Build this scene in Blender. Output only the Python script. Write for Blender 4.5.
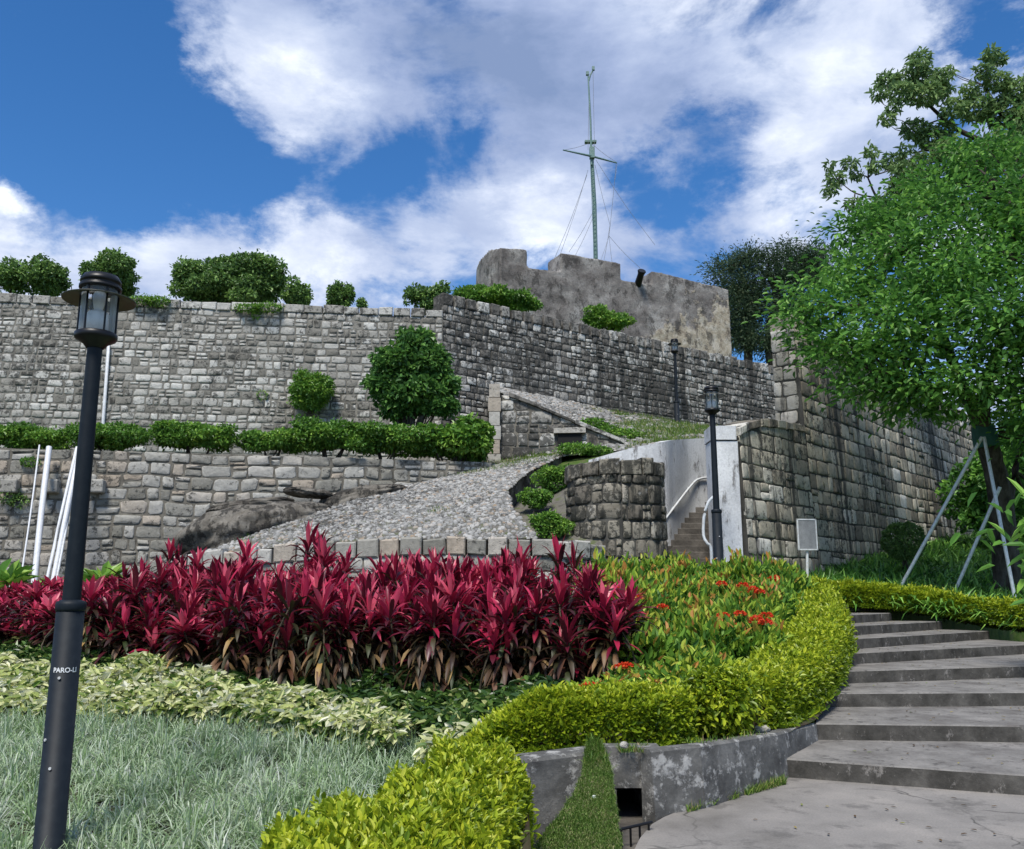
import bpy, math, random
import numpy as np
from math import radians, sin, cos, pi
from mathutils import Vector, Matrix

for o in list(bpy.data.objects): bpy.data.objects.remove(o)
SC = bpy.context.scene
COL = SC.collection
random.seed(7)

# ------------------------------------------------------------------ camera
F = 900.0; PITCH = radians(10.94); EYE = 1.65
cam = bpy.data.cameras.new('camera'); co = bpy.data.objects.new('camera', cam); COL.objects.link(co)
cam.sensor_width = 36; cam.lens = F/1024*36; cam.clip_end = 5000; cam.clip_start = 0.05
co.location = (0, 0, EYE); co.rotation_euler = (pi/2+PITCH, 0, 0)
SC.camera = co
SC.render.resolution_x = 1024; SC.render.resolution_y = 849

def ray(px, py):
    x = (px-512)/F; z = (424.5-py)/F
    return x, cos(PITCH)-z*sin(PITCH), sin(PITCH)+z*cos(PITCH)
def P(px, py, Y):            # point seen at a pixel, at distance Y in front
    x, y, z = ray(px, py)
    return np.array([x/y*Y, Y, EYE+z/y*Y])
def G(px, py, z):            # point seen at a pixel, at height z
    x, y, dz = ray(px, py)
    k = (z-EYE)/dz
    return np.array([x*k, y*k, z])

# ------------------------------------------------------------------ sky, sun, exposure
SUN_EL = radians(58); SUN_AZ = radians(196)      # azimuth clockwise from +Y: behind and left of the camera
world = bpy.data.worlds.new('World'); SC.world = world; world.use_nodes = True
nt = world.node_tree; N = nt.nodes; Lk = nt.links; N.clear()
def nd(tree, t, **kw):
    n = tree.nodes.new(t)
    for k, v in kw.items(): setattr(n, k, v)
    return n
def mth(tree, op, a, b=None, c=None, clamp=False):
    n = tree.nodes.new('ShaderNodeMath'); n.operation = op; n.use_clamp = clamp
    for i, s in enumerate((a, b, c)):
        if s is None: continue
        if isinstance(s, (int, float)): n.inputs[i].default_value = s
        else: tree.links.new(s, n.inputs[i])
    return n.outputs[0]
def ramp(tree, fac, stops, interp='LINEAR'):
    r = tree.nodes.new('ShaderNodeValToRGB'); r.color_ramp.interpolation = interp
    e = r.color_ramp.elements
    while len(e) > 1: e.remove(e[-1])
    for i, (p, c) in enumerate(stops):
        el = e[0] if i == 0 else e.new(p)
        el.position = p; el.color = (c[0], c[1], c[2], 1) if not isinstance(c, (int, float)) else (c, c, c, 1)
    if fac is not None: tree.links.new(fac, r.inputs[0])
    return r.outputs[0]
sky = nd(nt, 'ShaderNodeTexSky', sky_type='NISHITA'); sky.sun_disc = False
sky.sun_elevation = SUN_EL; sky.sun_rotation = SUN_AZ; sky.altitude = 50; sky.air_density = 1.0; sky.dust_density = 0.1; sky.ozone_density = 6.0
tc = nd(nt, 'ShaderNodeTexCoord')
D = tc.outputs['Generated']
def wnoise(scale, detail=8, rough=0.55, dist=0.0, vec=None, off=(0, 0, 0), zs=1.7):
    mp = nd(nt, 'ShaderNodeMapping'); mp.inputs['Scale'].default_value = (1, 1, zs); mp.inputs['Location'].default_value = off
    Lk.new(vec or D, mp.inputs[0])
    n = nd(nt, 'ShaderNodeTexNoise'); n.inputs['Scale'].default_value = scale; n.inputs['Detail'].default_value = detail
    n.inputs['Roughness'].default_value = rough; n.inputs['Distortion'].default_value = dist
    Lk.new(mp.outputs[0], n.inputs[0]); return n
# warp the direction a little so the cloud masses get ragged outlines
wn = wnoise(6.0, 9, 0.68)
vs = nd(nt, 'ShaderNodeVectorMath', operation='SUBTRACT'); Lk.new(wn.outputs['Color'], vs.inputs[0]); vs.inputs[1].default_value = (0.5, 0.5, 0.5)
vm = nd(nt, 'ShaderNodeVectorMath', operation='SCALE'); Lk.new(vs.outputs[0], vm.inputs[0]); vm.inputs['Scale'].default_value = 0.16
va = nd(nt, 'ShaderNodeVectorMath', operation='ADD'); Lk.new(D, va.inputs[0]); Lk.new(vm.outputs[0], va.inputs[1])
WD = va.outputs[0]
def lobe(px, py, rad, amp):
    x, y, z = ray(px, py); l = math.sqrt(x*x+y*y+z*z)
    s = nd(nt, 'ShaderNodeVectorMath', operation='DISTANCE'); Lk.new(WD, s.inputs[0]); s.inputs[1].default_value = (x/l, y/l, z/l)
    m = nd(nt, 'ShaderNodeMapRange', interpolation_type='SMOOTHSTEP'); Lk.new(s.outputs['Value'], m.inputs[0])
    m.inputs[1].default_value = rad*1.3/F; m.inputs[2].default_value = rad*0.15/F; m.inputs[3].default_value = 0; m.inputs[4].default_value = amp
    return m.outputs[0]
def addall(lst):
    s = lst[0]
    for q in lst[1:]: s = mth(nt, 'ADD', s, q)
    return s
dens = addall([lobe(*a) for a in [
    (60, 60, 170, -.55), (110, 150, 100, -.45), (200, 160, 90, -.28), (150, 20, 70, -.2), (340, 205, 75, -.24), (435, 165, 55, -.22), (395, 275, 38, -.30), (250, 190, 60, -.2),
    (975, 0, 60, -.55), (650, 200, 50, -.36), (630, 160, 35, -.25), (720, 150, 45, -.34), (800, 200, 50, -.36), (690, 120, 30, -.25), (470, 150, 60, -.2), (15, 280, 20, -.10),
    (10, 190, 50, .48), (60, 235, 90, .30), (150, 225, 80, .34), (290, 260, 85, .44), (225, 20, 70, .22), (330, 95, 80, .24), (480, 70, 130, .28), (700, 60, 200, .34), (870, 100, 120, .3), (1010, 90, 60, .3),
    (540, 225, 75, .28), (440, 215, 55, .18), (760, 220, 60, .15), (500, 20, 100, .15), (345, 160, 30, .12)]])
fb = wnoise(5.5, 10, 0.60, 0.25, off=(3.1, 0.4, 1.2)).outputs['Fac']
tot = mth(nt, 'ADD', mth(nt, 'MULTIPLY', fb, 2.3), mth(nt, 'SUBTRACT', mth(nt, 'MULTIPLY', dens, .85), .515))
mr = nd(nt, 'ShaderNodeMapRange', interpolation_type='SMOOTHSTEP'); Lk.new(tot, mr.inputs[0]); mr.inputs[1].default_value = .46; mr.inputs[2].default_value = .95
cov = mr.outputs[0]
sh = wnoise(4.6, 9, 0.6, 0.2, off=(1.3, 2.4, 5.2), zs=2.2).outputs['Fac']
shd = addall([mth(nt, 'SUBTRACT', sh, .035)] + [lobe(*a) for a in [(470, 110, 150, -.16), (700, 130, 70, -.22), (600, 30, 110, -.12), (760, 60, 160, -.07), (480, 40, 110, -.08), (430, 130, 60, -.05), (690, 40, 90, .12), (850, 60, 120, .12), (540, 230, 60, .2), (300, 260, 60, .22), (15, 185, 40, .25), (310, 100, 50, .16), (1000, 90, 50, .2), (110, 230, 90, .03), (800, 240, 60, .12)]])
ccol = ramp(nt, shd, [(.12, (.13, .18, .30)), (.28, (.20, .25, .38)), (.44, (.29, .34, .46)), (.57, (.42, .46, .55)), (.74, (.66, .69, .74))])
hs = nd(nt, 'ShaderNodeHueSaturation'); hs.inputs['Saturation'].default_value = 1.22; hs.inputs['Hue'].default_value = .503; Lk.new(sky.outputs[0], hs.inputs['Color'])
bgA = nd(nt, 'ShaderNodeBackground'); Lk.new(hs.outputs[0], bgA.inputs[0]); bgA.inputs[1].default_value = 0.050
bgB = nd(nt, 'ShaderNodeBackground'); Lk.new(ccol, bgB.inputs[0]); bgB.inputs[1].default_value = 0.62
mx = nd(nt, 'ShaderNodeMixShader'); Lk.new(cov, mx.inputs[0]); Lk.new(bgA.outputs[0], mx.inputs[1]); Lk.new(bgB.outputs[0], mx.inputs[2])
wo = nd(nt, 'ShaderNodeOutputWorld'); Lk.new(mx.outputs[0], wo.inputs[0])

sl = bpy.data.lights.new('sun', 'SUN'); sl.energy = 1.5; sl.angle = radians(15); sl.color = (1.0, .95, .87)
so = bpy.data.objects.new('sun', sl); COL.objects.link(so)
sd = Vector((sin(SUN_AZ)*cos(SUN_EL), cos(SUN_AZ)*cos(SUN_EL), sin(SUN_EL)))
so.rotation_euler = (-sd).to_track_quat('-Z', 'Y').to_euler(); so.location = (-20, -20, 40)
SC.view_settings.view_transform = 'Standard'; SC.view_settings.look = 'None'; SC.view_settings.gamma = 1
SC.view_settings.exposure = 1.62
SC.render.engine = 'CYCLES'
SC.cycles.max_bounces = 6; SC.cycles.diffuse_bounces = 3; SC.cycles.transparent_max_bounces = 6

# ------------------------------------------------------------------ helpers
rng = np.random.default_rng(11)
def nrm(a): return a/np.maximum(np.linalg.norm(a, axis=-1, keepdims=True), 1e-9)
def sn(x, y, s=0):           # cheap smooth noise -1..1
    return (np.sin(x*1.0+1.7*s+np.sin(y*1.3+s))+np.sin(y*1.1+2.3*s+np.sin(x*.9-s))+np.sin(x*2.3-y*1.9+s*3.1)*.6+np.sin(x*4.1+y*3.7+s)*.35)/2.95
class MB:
    def __init__(s): s.V = []; s.Fc = []; s.n = 0
    def add(s, V, Fa, v=.5, m=0, smooth=False):
        V = np.asarray(V, float).reshape(-1, 3); Fa = np.asarray(Fa, int)
        if len(Fa) == 0: return s
        s.V.append(V); s.Fc.append((Fa+s.n, np.broadcast_to(np.asarray(v, float), (len(Fa),)), m, smooth)); s.n += len(V); return s
    def build(s, name, mats, parent=None, loc=None):
        me = bpy.data.meshes.new(name)
        V = np.concatenate(s.V)
        if loc is not None: V = V-np.asarray(loc)
        me.vertices.add(len(V)); me.vertices.foreach_set('co', V.ravel().astype(np.float32))
        tl = sum(f.size for f, *_ in s.Fc); nf = sum(len(f) for f, *_ in s.Fc)
        me.loops.add(tl); me.loops.foreach_set('vertex_index', np.concatenate([f.ravel() for f, *_ in s.Fc]).astype(np.int32))
        cnt = np.concatenate([np.full(len(f), f.shape[1]) for f, *_ in s.Fc])
        me.polygons.add(nf); me.polygons.foreach_set('loop_start', np.concatenate([[0], np.cumsum(cnt)[:-1]]).astype(np.int32))
        me.polygons.foreach_set('material_index', np.concatenate([np.full(len(f), m) for f, _, m, _ in s.Fc]).astype(np.int32))
        me.polygons.foreach_set('use_smooth', np.concatenate([np.full(len(f), sm) for f, _, _, sm in s.Fc]).astype(bool))
        at = me.attributes.new('v', 'FLOAT', 'FACE'); at.data.foreach_set('value', np.concatenate([v for _, v, _, _ in s.Fc]).astype(np.float32))
        me.update(calc_edges=True); me.validate()
        for m in (mats if isinstance(mats, (list, tuple)) else [mats]): me.materials.append(m)
        o = bpy.data.objects.new(name, me); COL.objects.link(o)
        if loc is not None and parent is None: o.location = loc
        if parent is not None: o.parent = parent
        return o
def empty(name, label, cat, loc=(0, 0, 0), group=None, rz=0):
    o = bpy.data.objects.new(name, None); COL.objects.link(o); o.location = loc; o.rotation_euler = (0, 0, rz); o.empty_display_size = .2
    return tag(o, label, cat, group)
def tag(o, label=None, cat=None, group=None, kind=None):
    if label: o['label'] = label
    if cat: o['category'] = cat
    if group: o['group'] = group
    if kind: o['kind'] = kind
    return o
def structure(o): o['kind'] = 'structure'; return o
def copy_thing(o, loc, rz=0, sc=1, label=None):
    c = o.copy(); COL.objects.link(c); c.location = loc; c.rotation_euler = (0, 0, rz); c.scale = (sc, sc, sc) if not hasattr(sc, '__len__') else sc
    if label: c['label'] = label
    for ch in o.children:
        k = ch.copy(); COL.objects.link(k); k.parent = c
        for g in ch.children:
            q = g.copy(); COL.objects.link(q); q.parent = k
    return c
def tube(mb, pts, r, n=10, v=.5, m=0, cap=True):
    pts = [np.asarray(p, float) for p in pts]; k = len(pts)
    rr = r if hasattr(r, '__len__') else [r]*k
    V = []; up = np.array([0.013, .02, 1.0])
    for i in range(k):
        t = nrm(pts[min(i+1, k-1)]-pts[max(i-1, 0)])
        a = up if abs(t[2]) < .95 else np.array([1., 0, 0])
        e1 = nrm(np.cross(t, a)); e2 = np.cross(t, e1)
        for j in range(n):
            an = 2*pi*j/n; V.append(pts[i]+rr[i]*(cos(an)*e1+sin(an)*e2))
    Fa = [[i*n+j, i*n+(j+1) % n, (i+1)*n+(j+1) % n, (i+1)*n+j] for i in range(k-1) for j in range(n)]
    mb.add(V, Fa, v, m, True)
    if cap:
        for q in (0, k-1):
            mb.add(V[q*n:(q+1)*n], [list(range(n))], v, m)
    return mb
def curve(pts, n=8):         # Catmull-Rom through points
    p = [np.asarray(q, float) for q in pts]; p = [2*p[0]-p[1]]+p+[2*p[-1]-p[-2]]; out = []
    for i in range(1, len(p)-2):
        for k in range(n):
            t = k/n; out.append(.5*((2*p[i])+(-p[i-1]+p[i+1])*t+(2*p[i-1]-5*p[i]+4*p[i+1]-p[i+2])*t*t+(-p[i-1]+3*p[i]-3*p[i+1]+p[i+2])*t**3))
    out.append(p[-2]); return out
def lathe(mb, c, prof, n=24, v=.5, m=0, smooth=True):
    c = np.asarray(c, float); V = []
    for (r, z) in prof:
        for j in range(n): V.append(c+[r*cos(2*pi*j/n), r*sin(2*pi*j/n), z])
    mb.add(V, [[i*n+j, i*n+(j+1) % n, (i+1)*n+(j+1) % n, (i+1)*n+j] for i in range(len(prof)-1) for j in range(n)], v, m, smooth); return mb
def box(mb, c, s, rz=0, v=.5, m=0):
    c = np.asarray(c, float); x, y, z = np.asarray(s)/2.; V = []
    for dz in (-z, z):
        for dx, dy in ((-x, -y), (x, -y), (x, y), (-x, y)):
            V.append(c+[dx*cos(rz)-dy*sin(rz), dx*sin(rz)+dy*cos(rz), dz])
    mb.add(V, [[0, 3, 2, 1], [4, 5, 6, 7], [0, 1, 5, 4], [1, 2, 6, 5], [2, 3, 7, 6], [3, 0, 4, 7]], v, m); return mb
def prism(mb, poly, z0, z1, v=.5, m=0):     # poly list of xy ; z1 scalar or list
    n = len(poly); zt = z1 if hasattr(z1, '__len__') else [z1]*n
    zb = z0 if hasattr(z0, '__len__') else [z0]*n
    V = [[p[0], p[1], zb[i]] for i, p in enumerate(poly)]+[[p[0], p[1], zt[i]] for i, p in enumerate(poly)]
    mb.add(V, [list(range(n))[::-1]], v, m); mb.add(V, [list(range(n, 2*n))], v, m)
    mb.add(V, [[i, (i+1) % n, n+(i+1) % n, n+i] for i in range(n)], v, m); return mb
def bevel(o, w, seg=2):
    b = o.modifiers.new('bevel', 'BEVEL'); b.width = w; b.segments = seg; b.limit_method = 'ANGLE'; return o
def patch(ctrl, su=8, sv=8, noise=0.0, ns=1.0, nseed=0):   # control grid of points -> fine grid
    C = np.array(ctrl, float); R, K, _ = C.shape
    u = np.linspace(0, K-1, (K-1)*su+1); w = np.linspace(0, R-1, (R-1)*sv+1)
    def interp(A, t, ax):
        i = np.minimum(t.astype(int), A.shape[ax]-2); f = t-i
        a = np.take(A, i, ax); b = np.take(A, i+1, ax)
        sh_ = [1]*A.ndim; sh_[ax] = len(t); f = f.reshape(sh_); return a*(1-f)+b*f
    V = interp(interp(C, w, 0), u, 1)
    if noise: V[..., 2] += noise*sn(V[..., 0]*ns, V[..., 1]*ns, nseed)
    r, k = V.shape[:2]; idx = np.arange(r*k).reshape(r, k)
    Fa = np.stack([idx[:-1, :-1], idx[:-1, 1:], idx[1:, 1:], idx[1:, :-1]], -1).reshape(-1, 4)
    return V, Fa
def samp(V, n, rg=rng):      # sample n points on patch grid
    r, k = V.shape[:2]; a = rg.random(n)*(r-1.001); b = rg.random(n)*(k-1.001); i = a.astype(int); j = b.astype(int); fa = (a-i)[:, None]; fb_ = (b-j)[:, None]
    return (V[i, j]*(1-fa)+V[i+1, j]*fa)*(1-fb_)+(V[i, j+1]*(1-fa)+V[i+1, j+1]*fa)*fb_

# leaves ------------------------------------------------------------
def leaf6(mb, Pp, Dd, Nn, Ln, Wd, v=.5, m=0, fold=.25, droop=.15):
    n = len(Pp); Dd = nrm(Dd); T = nrm(np.cross(Dd, Nn)); Nn = np.cross(T, Dd)
    Ln = np.broadcast_to(Ln, (n,))[:, None]; Wd = np.broadcast_to(Wd, (n,))[:, None]
    V = np.stack([Pp, Pp+Dd*Ln*.28+T*Wd*.42+Nn*Wd*fold, Pp+Dd*Ln*.68+T*Wd*.40+Nn*(Wd*fold-Ln*droop*.5), Pp+Dd*Ln-Nn*Ln*droop,
                  Pp+Dd*Ln*.68-T*Wd*.40+Nn*(Wd*fold-Ln*droop*.5), Pp+Dd*Ln*.28-T*Wd*.42+Nn*Wd*fold], 1)
    b = np.arange(n)[:, None]*6
    Fa = np.concatenate([b+[0, 1, 2, 3], b+[0, 3, 4, 5]]); vv = np.broadcast_to(v, (n,))
    mb.add(V, Fa, np.concatenate([vv, vv]), m, False)
def blades(mb, Pp, Dd, Ln, Wd, droop, v=.5, m=0, prof=(.35, .9, 1, .7, .05), fold=0.0):
    n = len(Pp); k = len(prof); Dd = nrm(Dd); S = nrm(np.cross(Dd, np.array([0, 0, 1.])+rng.normal(0, .15, (n, 3))))
    Ln = np.broadcast_to(Ln, (n,))[:, None]; Wd = np.broadcast_to(Wd, (n,))[:, None]; dr = np.broadcast_to(droop, (n,))[:, None]
    p = Pp.copy(); rows = []
    for i in range(k):
        t = i/(k-1); d = nrm(Dd-np.array([0, 0, 1.])*dr*t*1.6); up = np.cross(S, d)
        w = Wd*prof[i]*.5
        if fold: rows += [p+S*w+up*w*fold, p, p-S*w+up*w*fold]
        else: rows += [p+S*w, p-S*w]
        p = p+d*Ln/(k-1)
    c = 3 if fold else 2
    V = np.stack(rows, 1); b = np.arange(n)[:, None]*(k*c); Fs = []
    for i in range(k-1):
        for j in range(c-1): Fs.append(b+[i*c+j, i*c+j+1, (i+1)*c+j+1, (i+1)*c+j])
    vv = np.broadcast_to(v, (n,)); mb.add(V, np.concatenate(Fs), np.concatenate([vv]*len(Fs)), m, True)
def rdir(n): return nrm(rng.normal(0, 1, (n, 3)))
def ellshell(c, r, n, inner=.55):    # points in the outer shell of an ellipsoid, and outward normals
    d = rdir(n); rad = inner+(1-inner)*rng.random(n)**.6
    rad = np.where(rng.random(n) < (.14 if inner < .8 else 0), rad*(1.05+.4*rng.random(n)), rad)
    lump = 1+.14*sn(d[:, 0]*4+c[0], d[:, 1]*4+d[:, 2]*3+c[1], 3)+.08*sn(d[:, 2]*9, d[:, 0]*9, 5)
    return np.asarray(c)+d*np.asarray(r)*(rad*lump)[:, None], d
def lumpy(blobs, m=9, f=.42, sq=.75, k0=.55, rg=rng):
    out = []
    for c, r in blobs:
        c = np.asarray(c, float); r = np.asarray(r, float)*np.ones(3)
        d = rdir(m); 
        for q in range(m):
            pass
            k = k0+.5*rg.random(); s_ = f*(.65+.7*rg.random()); out.append((c+d[q]*r*k, r*s_*np.array([1.1, 1.1, sq])))
        out.append((c, r*(.70 if k0 == .5 else .6 if k0 < .6 else .45)))
    return out
def foliage(mb, blobs, dens, L, ar=.45, inner=.55, clump=0, up=.5, m=0, droop=.15, jit=.75, flat=None):
    """blobs: (centre, radii). leaves on shells, gathered in clumps when clump>0"""
    for c, r in blobs:
        r = np.asarray(r, float)*np.ones(3)
        area = 4*pi*((r[0]*r[1])**1.6+(r[0]*r[2])**1.6+(r[1]*r[2])**1.6)**(1/1.6)/3**(1/1.6)
        n = max(8, int(area*dens))
        if clump:
            k = max(3, n//clump); cc, cn = ellshell(c, r, k, inner)
            idx = rng.integers(0, k, n); s = L*2.3
            off = rng.normal(0, 1, (n, 3))*s*np.array([1, 1, .55])
            Pp = cc[idx]+off; nn = nrm(cn[idx]*.6+np.array([0, 0, .5])); vb = (rng.random(k)*.35+.2*rng.random())[idx]
            Dd = nrm(off+cn[idx]*s*.6+rdir(n)*s*jit)
        else:
            Pp, nn = ellshell(c, r, n, inner); vb = .1+.3*rng.random(); Dd = nrm(nn*.7+rdir(n)*jit)
        Nn = nrm(nn*.5+np.array([0, 0, up])+rdir(n)*.45)
        Ln = L*(.65+.7*rng.random(n))
        leaf6(mb, Pp, Dd, Nn, Ln, Ln*ar, np.clip(vb+.5*rng.random(n), 0, 1), m, droop=droop)

# ------------------------------------------------------------------ materials
def newmat(name):
    m = bpy.data.materials.new(name); m.use_nodes = True; t = m.node_tree; t.nodes.clear()
    out = t.nodes.new('ShaderNodeOutputMaterial'); b = t.nodes.new('ShaderNodeBsdfPrincipled'); t.links.new(b.outputs[0], out.inputs[0])
    return m, t, b, out
def noise(t, scale, detail=5, rough=.6, sc=(1, 1, 1), dist=0, off=(0, 0, 0)):
    g = t.nodes.new('ShaderNodeNewGeometry') if not hasattr(t, '_g') else t._g
    mp = t.nodes.new('ShaderNodeMapping'); mp.inputs['Scale'].default_value = sc; mp.inputs['Location'].default_value = off
    t.links.new(g.outputs['Position'], mp.inputs[0])
    n = t.nodes.new('ShaderNodeTexNoise'); n.inputs['Scale'].default_value = scale; n.inputs['Detail'].default_value = detail; n.inputs['Roughness'].default_value = rough; n.inputs['Distortion'].default_value = dist
    t.links.new(mp.outputs[0], n.inputs[0]); return n.outputs['Fac']
def vor(t, scale, feature='F1', out='Distance'):
    g = t.nodes.new('ShaderNodeNewGeometry'); n = t.nodes.new('ShaderNodeTexVoronoi'); n.feature = feature; n.inputs['Scale'].default_value = scale
    t.links.new(g.outputs['Position'], n.inputs[0]); return n.outputs[out]
def attr(t, name='v'):
    a = t.nodes.new('ShaderNodeAttribute'); a.attribute_name = name; return a.outputs['Fac']
def mixc(t, fac, a, b, mode='MIX'):
    n = t.nodes.new('ShaderNodeMix'); n.data_type = 'RGBA'; n.blend_type = mode
    for s, i in ((fac, 0), (a, 6), (b, 7)):
        if isinstance(s, (int, float)): n.inputs[i].default_value = s
        elif isinstance(s, tuple): n.inputs[i].default_value = (*s, 1)
        else: t.links.new(s, n.inputs[i])
    return n.outputs[2]
def bump(t, b, h, strength=.5, dist=.02):
    n = t.nodes.new('ShaderNodeBump'); n.inputs['Strength'].default_value = strength; n.inputs['Distance'].default_value = dist
    t.links.new(h, n.inputs['Height']); t.links.new(n.outputs[0], b.inputs['Normal'])
def stonemat(name, ramp_cols, dark=.45, streak=.5, sscale=1.2, darkcol=(.035, .035, .032), zs=.13, fine=9, off=0):
    m, t, b, _ = newmat(name)
    base = ramp(t, attr(t), ramp_cols)
    n1 = noise(t, fine, 8, .7); c = mixc(t, .55, base, ramp(t, n1, [(.25, .35), (.5, .75), (.75, 1.15)]), 'MULTIPLY')
    big = noise(t, .35, 4, .6, off=(off, 2, 0)); n2 = mth(t, 'ADD', noise(t, 5.5, 10, .78, off=(off, 0, 0)), mth(t, 'MULTIPLY', mth(t, 'SUBTRACT', big, .5), .45))
    lich = ramp(t, n2, [(.60-dark*.22, 0), (.66-dark*.22, 1)])
    c = mixc(t, mth(t, 'MULTIPLY', lich, .82), c, darkcol)
    wh = ramp(t, noise(t, 7.5, 8, .7, off=(0, off, 3)), [(.60, 0), (.68, 1)]); c = mixc(t, mth(t, 'MULTIPLY', wh, .35), c, (.5, .49, .46))
    n3 = noise(t, sscale, 7, .68, sc=(1, 1, zs), off=(off*2, 1, 0)); st = ramp(t, n3, [(.66-streak*.20, 0), (.72-streak*.2, 1)])
    c = mixc(t, mth(t, 'MULTIPLY', st, .8), c, darkcol)
    t.links.new(c, b.inputs['Base Color']); b.inputs['Roughness'].default_value = .92; b.inputs['Specular IOR Level'].default_value = .2
    bump(t, b, mth(t, 'ADD', n1, mth(t, 'MULTIPLY', noise(t, 40, 4), .4)), .75, .03)
    return m
def mix2(name, ca, cb, scale=3, rough=.9, cc=None, bs=.4, zs=1, lo=.35, hi=.65, bscale=None, dist=.02, detail=8):
    m, t, b, _ = newmat(name); n = noise(t, scale, detail, .65, sc=(1, 1, zs))
    st = [(lo, ca), (hi, cb)] if cc is None else [(lo, ca), ((lo+hi)/2, cb), (hi, cc)]
    n2 = noise(t, bscale or scale*9, 6, .65)
    c = mixc(t, .5, ramp(t, n, st), ramp(t, n2, [(.3, .5), (.7, 1.2)]), 'MULTIPLY')
    t.links.new(c, b.inputs['Base Color']); b.inputs['Roughness'].default_value = rough; b.inputs['Specular IOR Level'].default_value = .25
    if bs: bump(t, b, n2, bs, dist)
    return m
def leafmat(name, stops, trans=.3, rough=.45, spec=.35, scale=1.2, amt=.35):
    m, t, b, out = newmat(name)
    n = noise(t, scale, 3, .6); f = mth(t, 'ADD', attr(t), mth(t, 'MULTIPLY', mth(t, 'SUBTRACT', n, .5), amt*2), clamp=True)
    c = ramp(t, f, stops); t.links.new(c, b.inputs['Base Color']); b.inputs['Roughness'].default_value = rough; b.inputs['Specular IOR Level'].default_value = spec
    tr = t.nodes.new('ShaderNodeBsdfTranslucent'); t.links.new(mixc(t, .5, c, (.25, .35, .03), 'ADD') if trans < 0 else c, tr.inputs[0])
    mxx = t.nodes.new('ShaderNodeMixShader'); mxx.inputs[0].default_value = abs(trans)
    t.links.new(b.outputs[0], mxx.inputs[1]); t.links.new(tr.outputs[0], mxx.inputs[2]); t.links.new(mxx.outputs[0], out.inputs[0])
    return m
def plain(name, col, rough=.5, metal=0, spec=.5, wear=None):
    m, t, b, _ = newmat(name)
    n = noise(t, 14, 6, .65); c = mixc(t, ramp(t, n, [(.45, 0), (.7, 1)]), col, wear or tuple(x*.78 for x in col))
    t.links.new(c, b.inputs['Base Color']); b.inputs['Roughness'].default_value = rough; b.inputs['Metallic'].default_value = metal; b.inputs['Specular IOR Level'].default_value = spec
    return m
def glassy(name):
    m, t, b, out = newmat(name); b.inputs['Base Color'].default_value = (.8, .85, .86, 1); b.inputs['Roughness'].default_value = .08
    tr = t.nodes.new('ShaderNodeBsdfTransparent'); mxx = t.nodes.new('ShaderNodeMixShader')
    fr = t.nodes.new('ShaderNodeFresnel'); fr.inputs[0].default_value = 1.5
    t.links.new(mth(t, 'ADD', fr.outputs[0], .08), mxx.inputs[0]); t.links.new(tr.outputs[0], mxx.inputs[1]); t.links.new(b.outputs[0], mxx.inputs[2]); t.links.new(mxx.outputs[0], out.inputs[0]); return m

GR_L = [(0, (.24, .23, .195)), (.35, (.37, .355, .31)), (.75, (.50, .485, .44)), (1, (.43, .36, .28))]
GR_M = [(0, (.14, .13, .115)), (.4, (.29, .275, .245)), (.75, (.47, .455, .415)), (1, (.68, .67, .62))]
GR_U = [(0, (.21, .198, .17)), (.35, (.37, .355, .315)), (.75, (.52, .505, .46)), (1, (.64, .63, .58))]
GR_R = [(0, (.20, .175, .14)), (.35, (.36, .33, .26)), (.75, (.50, .46, .37)), (.93, (.58, .55, .47)), (1, (.75, .73, .67))]
GR_D = [(0, (.17, .15, .12)), (.4, (.28, .255, .20)), (.8, (.37, .335, .27)), (1, (.50, .465, .39))]
M_low = stonemat('pale granite blocks', GR_L, .25, .15, off=3)
M_up = stonemat('weathered granite blocks', GR_U, .40, -.8, 1.0, off=7)
M_mortu = mix2('grey wall mortar', (.10, .095, .082), (.19, .18, .155), 2.5, cc=(.27, .255, .22), zs=.5)
M_mid = stonemat('dark weathered granite', GR_M, .62, .5, 1.4, off=11)
M_right = stonemat('streaked buff granite', GR_R, .26, .66, 2.2, zs=.05, off=17, darkcol=(.02, .022, .022))
M_bast = stonemat('black stained granite', GR_D, .62, .62, 1.8, zs=.2, off=23, darkcol=(.022, .023, .02))
M_mort = mix2('old lime mortar', (.08, .074, .062), (.18, .165, .135), 2.5, cc=(.25, .23, .19), zs=.5)
M_mortd = mix2('blackened mortar', (.03, .03, .027), (.07, .067, .058), 2.5, cc=(.11, .105, .09), zs=.4)
M_soil = mix2('damp soil', (.03, .022, .014), (.065, .05, .033), 3, cc=(.045, .055, .02))
M_turf = mix2('turf', (.03, .065, .012), (.07, .12, .02), 2, cc=(.10, .10, .045), bscale=40)
M_grnd = mix2('distant ground', (.05, .07, .03), (.09, .1, .05), .05)
M_pave = mix2('worn concrete paving', (.15, .14, .125), (.25, .235, .215), 1.3, cc=(.31, .28, .25), bs=.08, bscale=30, lo=.3, hi=.7)
M_peb = mix2('ramp bedding', (.08, .075, .06), (.15, .14, .12), 4, cc=(.09, .11, .04))
M_cob = stonemat('cobble stones', [(0, (.18, .178, .165)), (.5, (.34, .335, .315)), (.85, (.50, .49, .46)), (1, (.34, .26, .18))], .26, .0, fine=20)
M_plas = None
M_iron = plain('dark blue grey paint', (.007, .011, .016), .55, 0, .22, (.012, .017, .022))
M_black = plain('black lamp paint', (.007, .007, .008), .4, 0, .35)
M_white = plain('white pipe', (.72, .73, .74), .4)
M_galv = plain('galvanised tube', (.62, .65, .66), .4, .15, wear=(.42, .44, .44))
M_rail = plain('painted handrail', (.62, .65, .66), .45, wear=(.45, .42, .38))
M_glass = glassy('lamp glass')
M_diff = plain('white lamp diffuser', (.8, .8, .78), .4)
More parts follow.
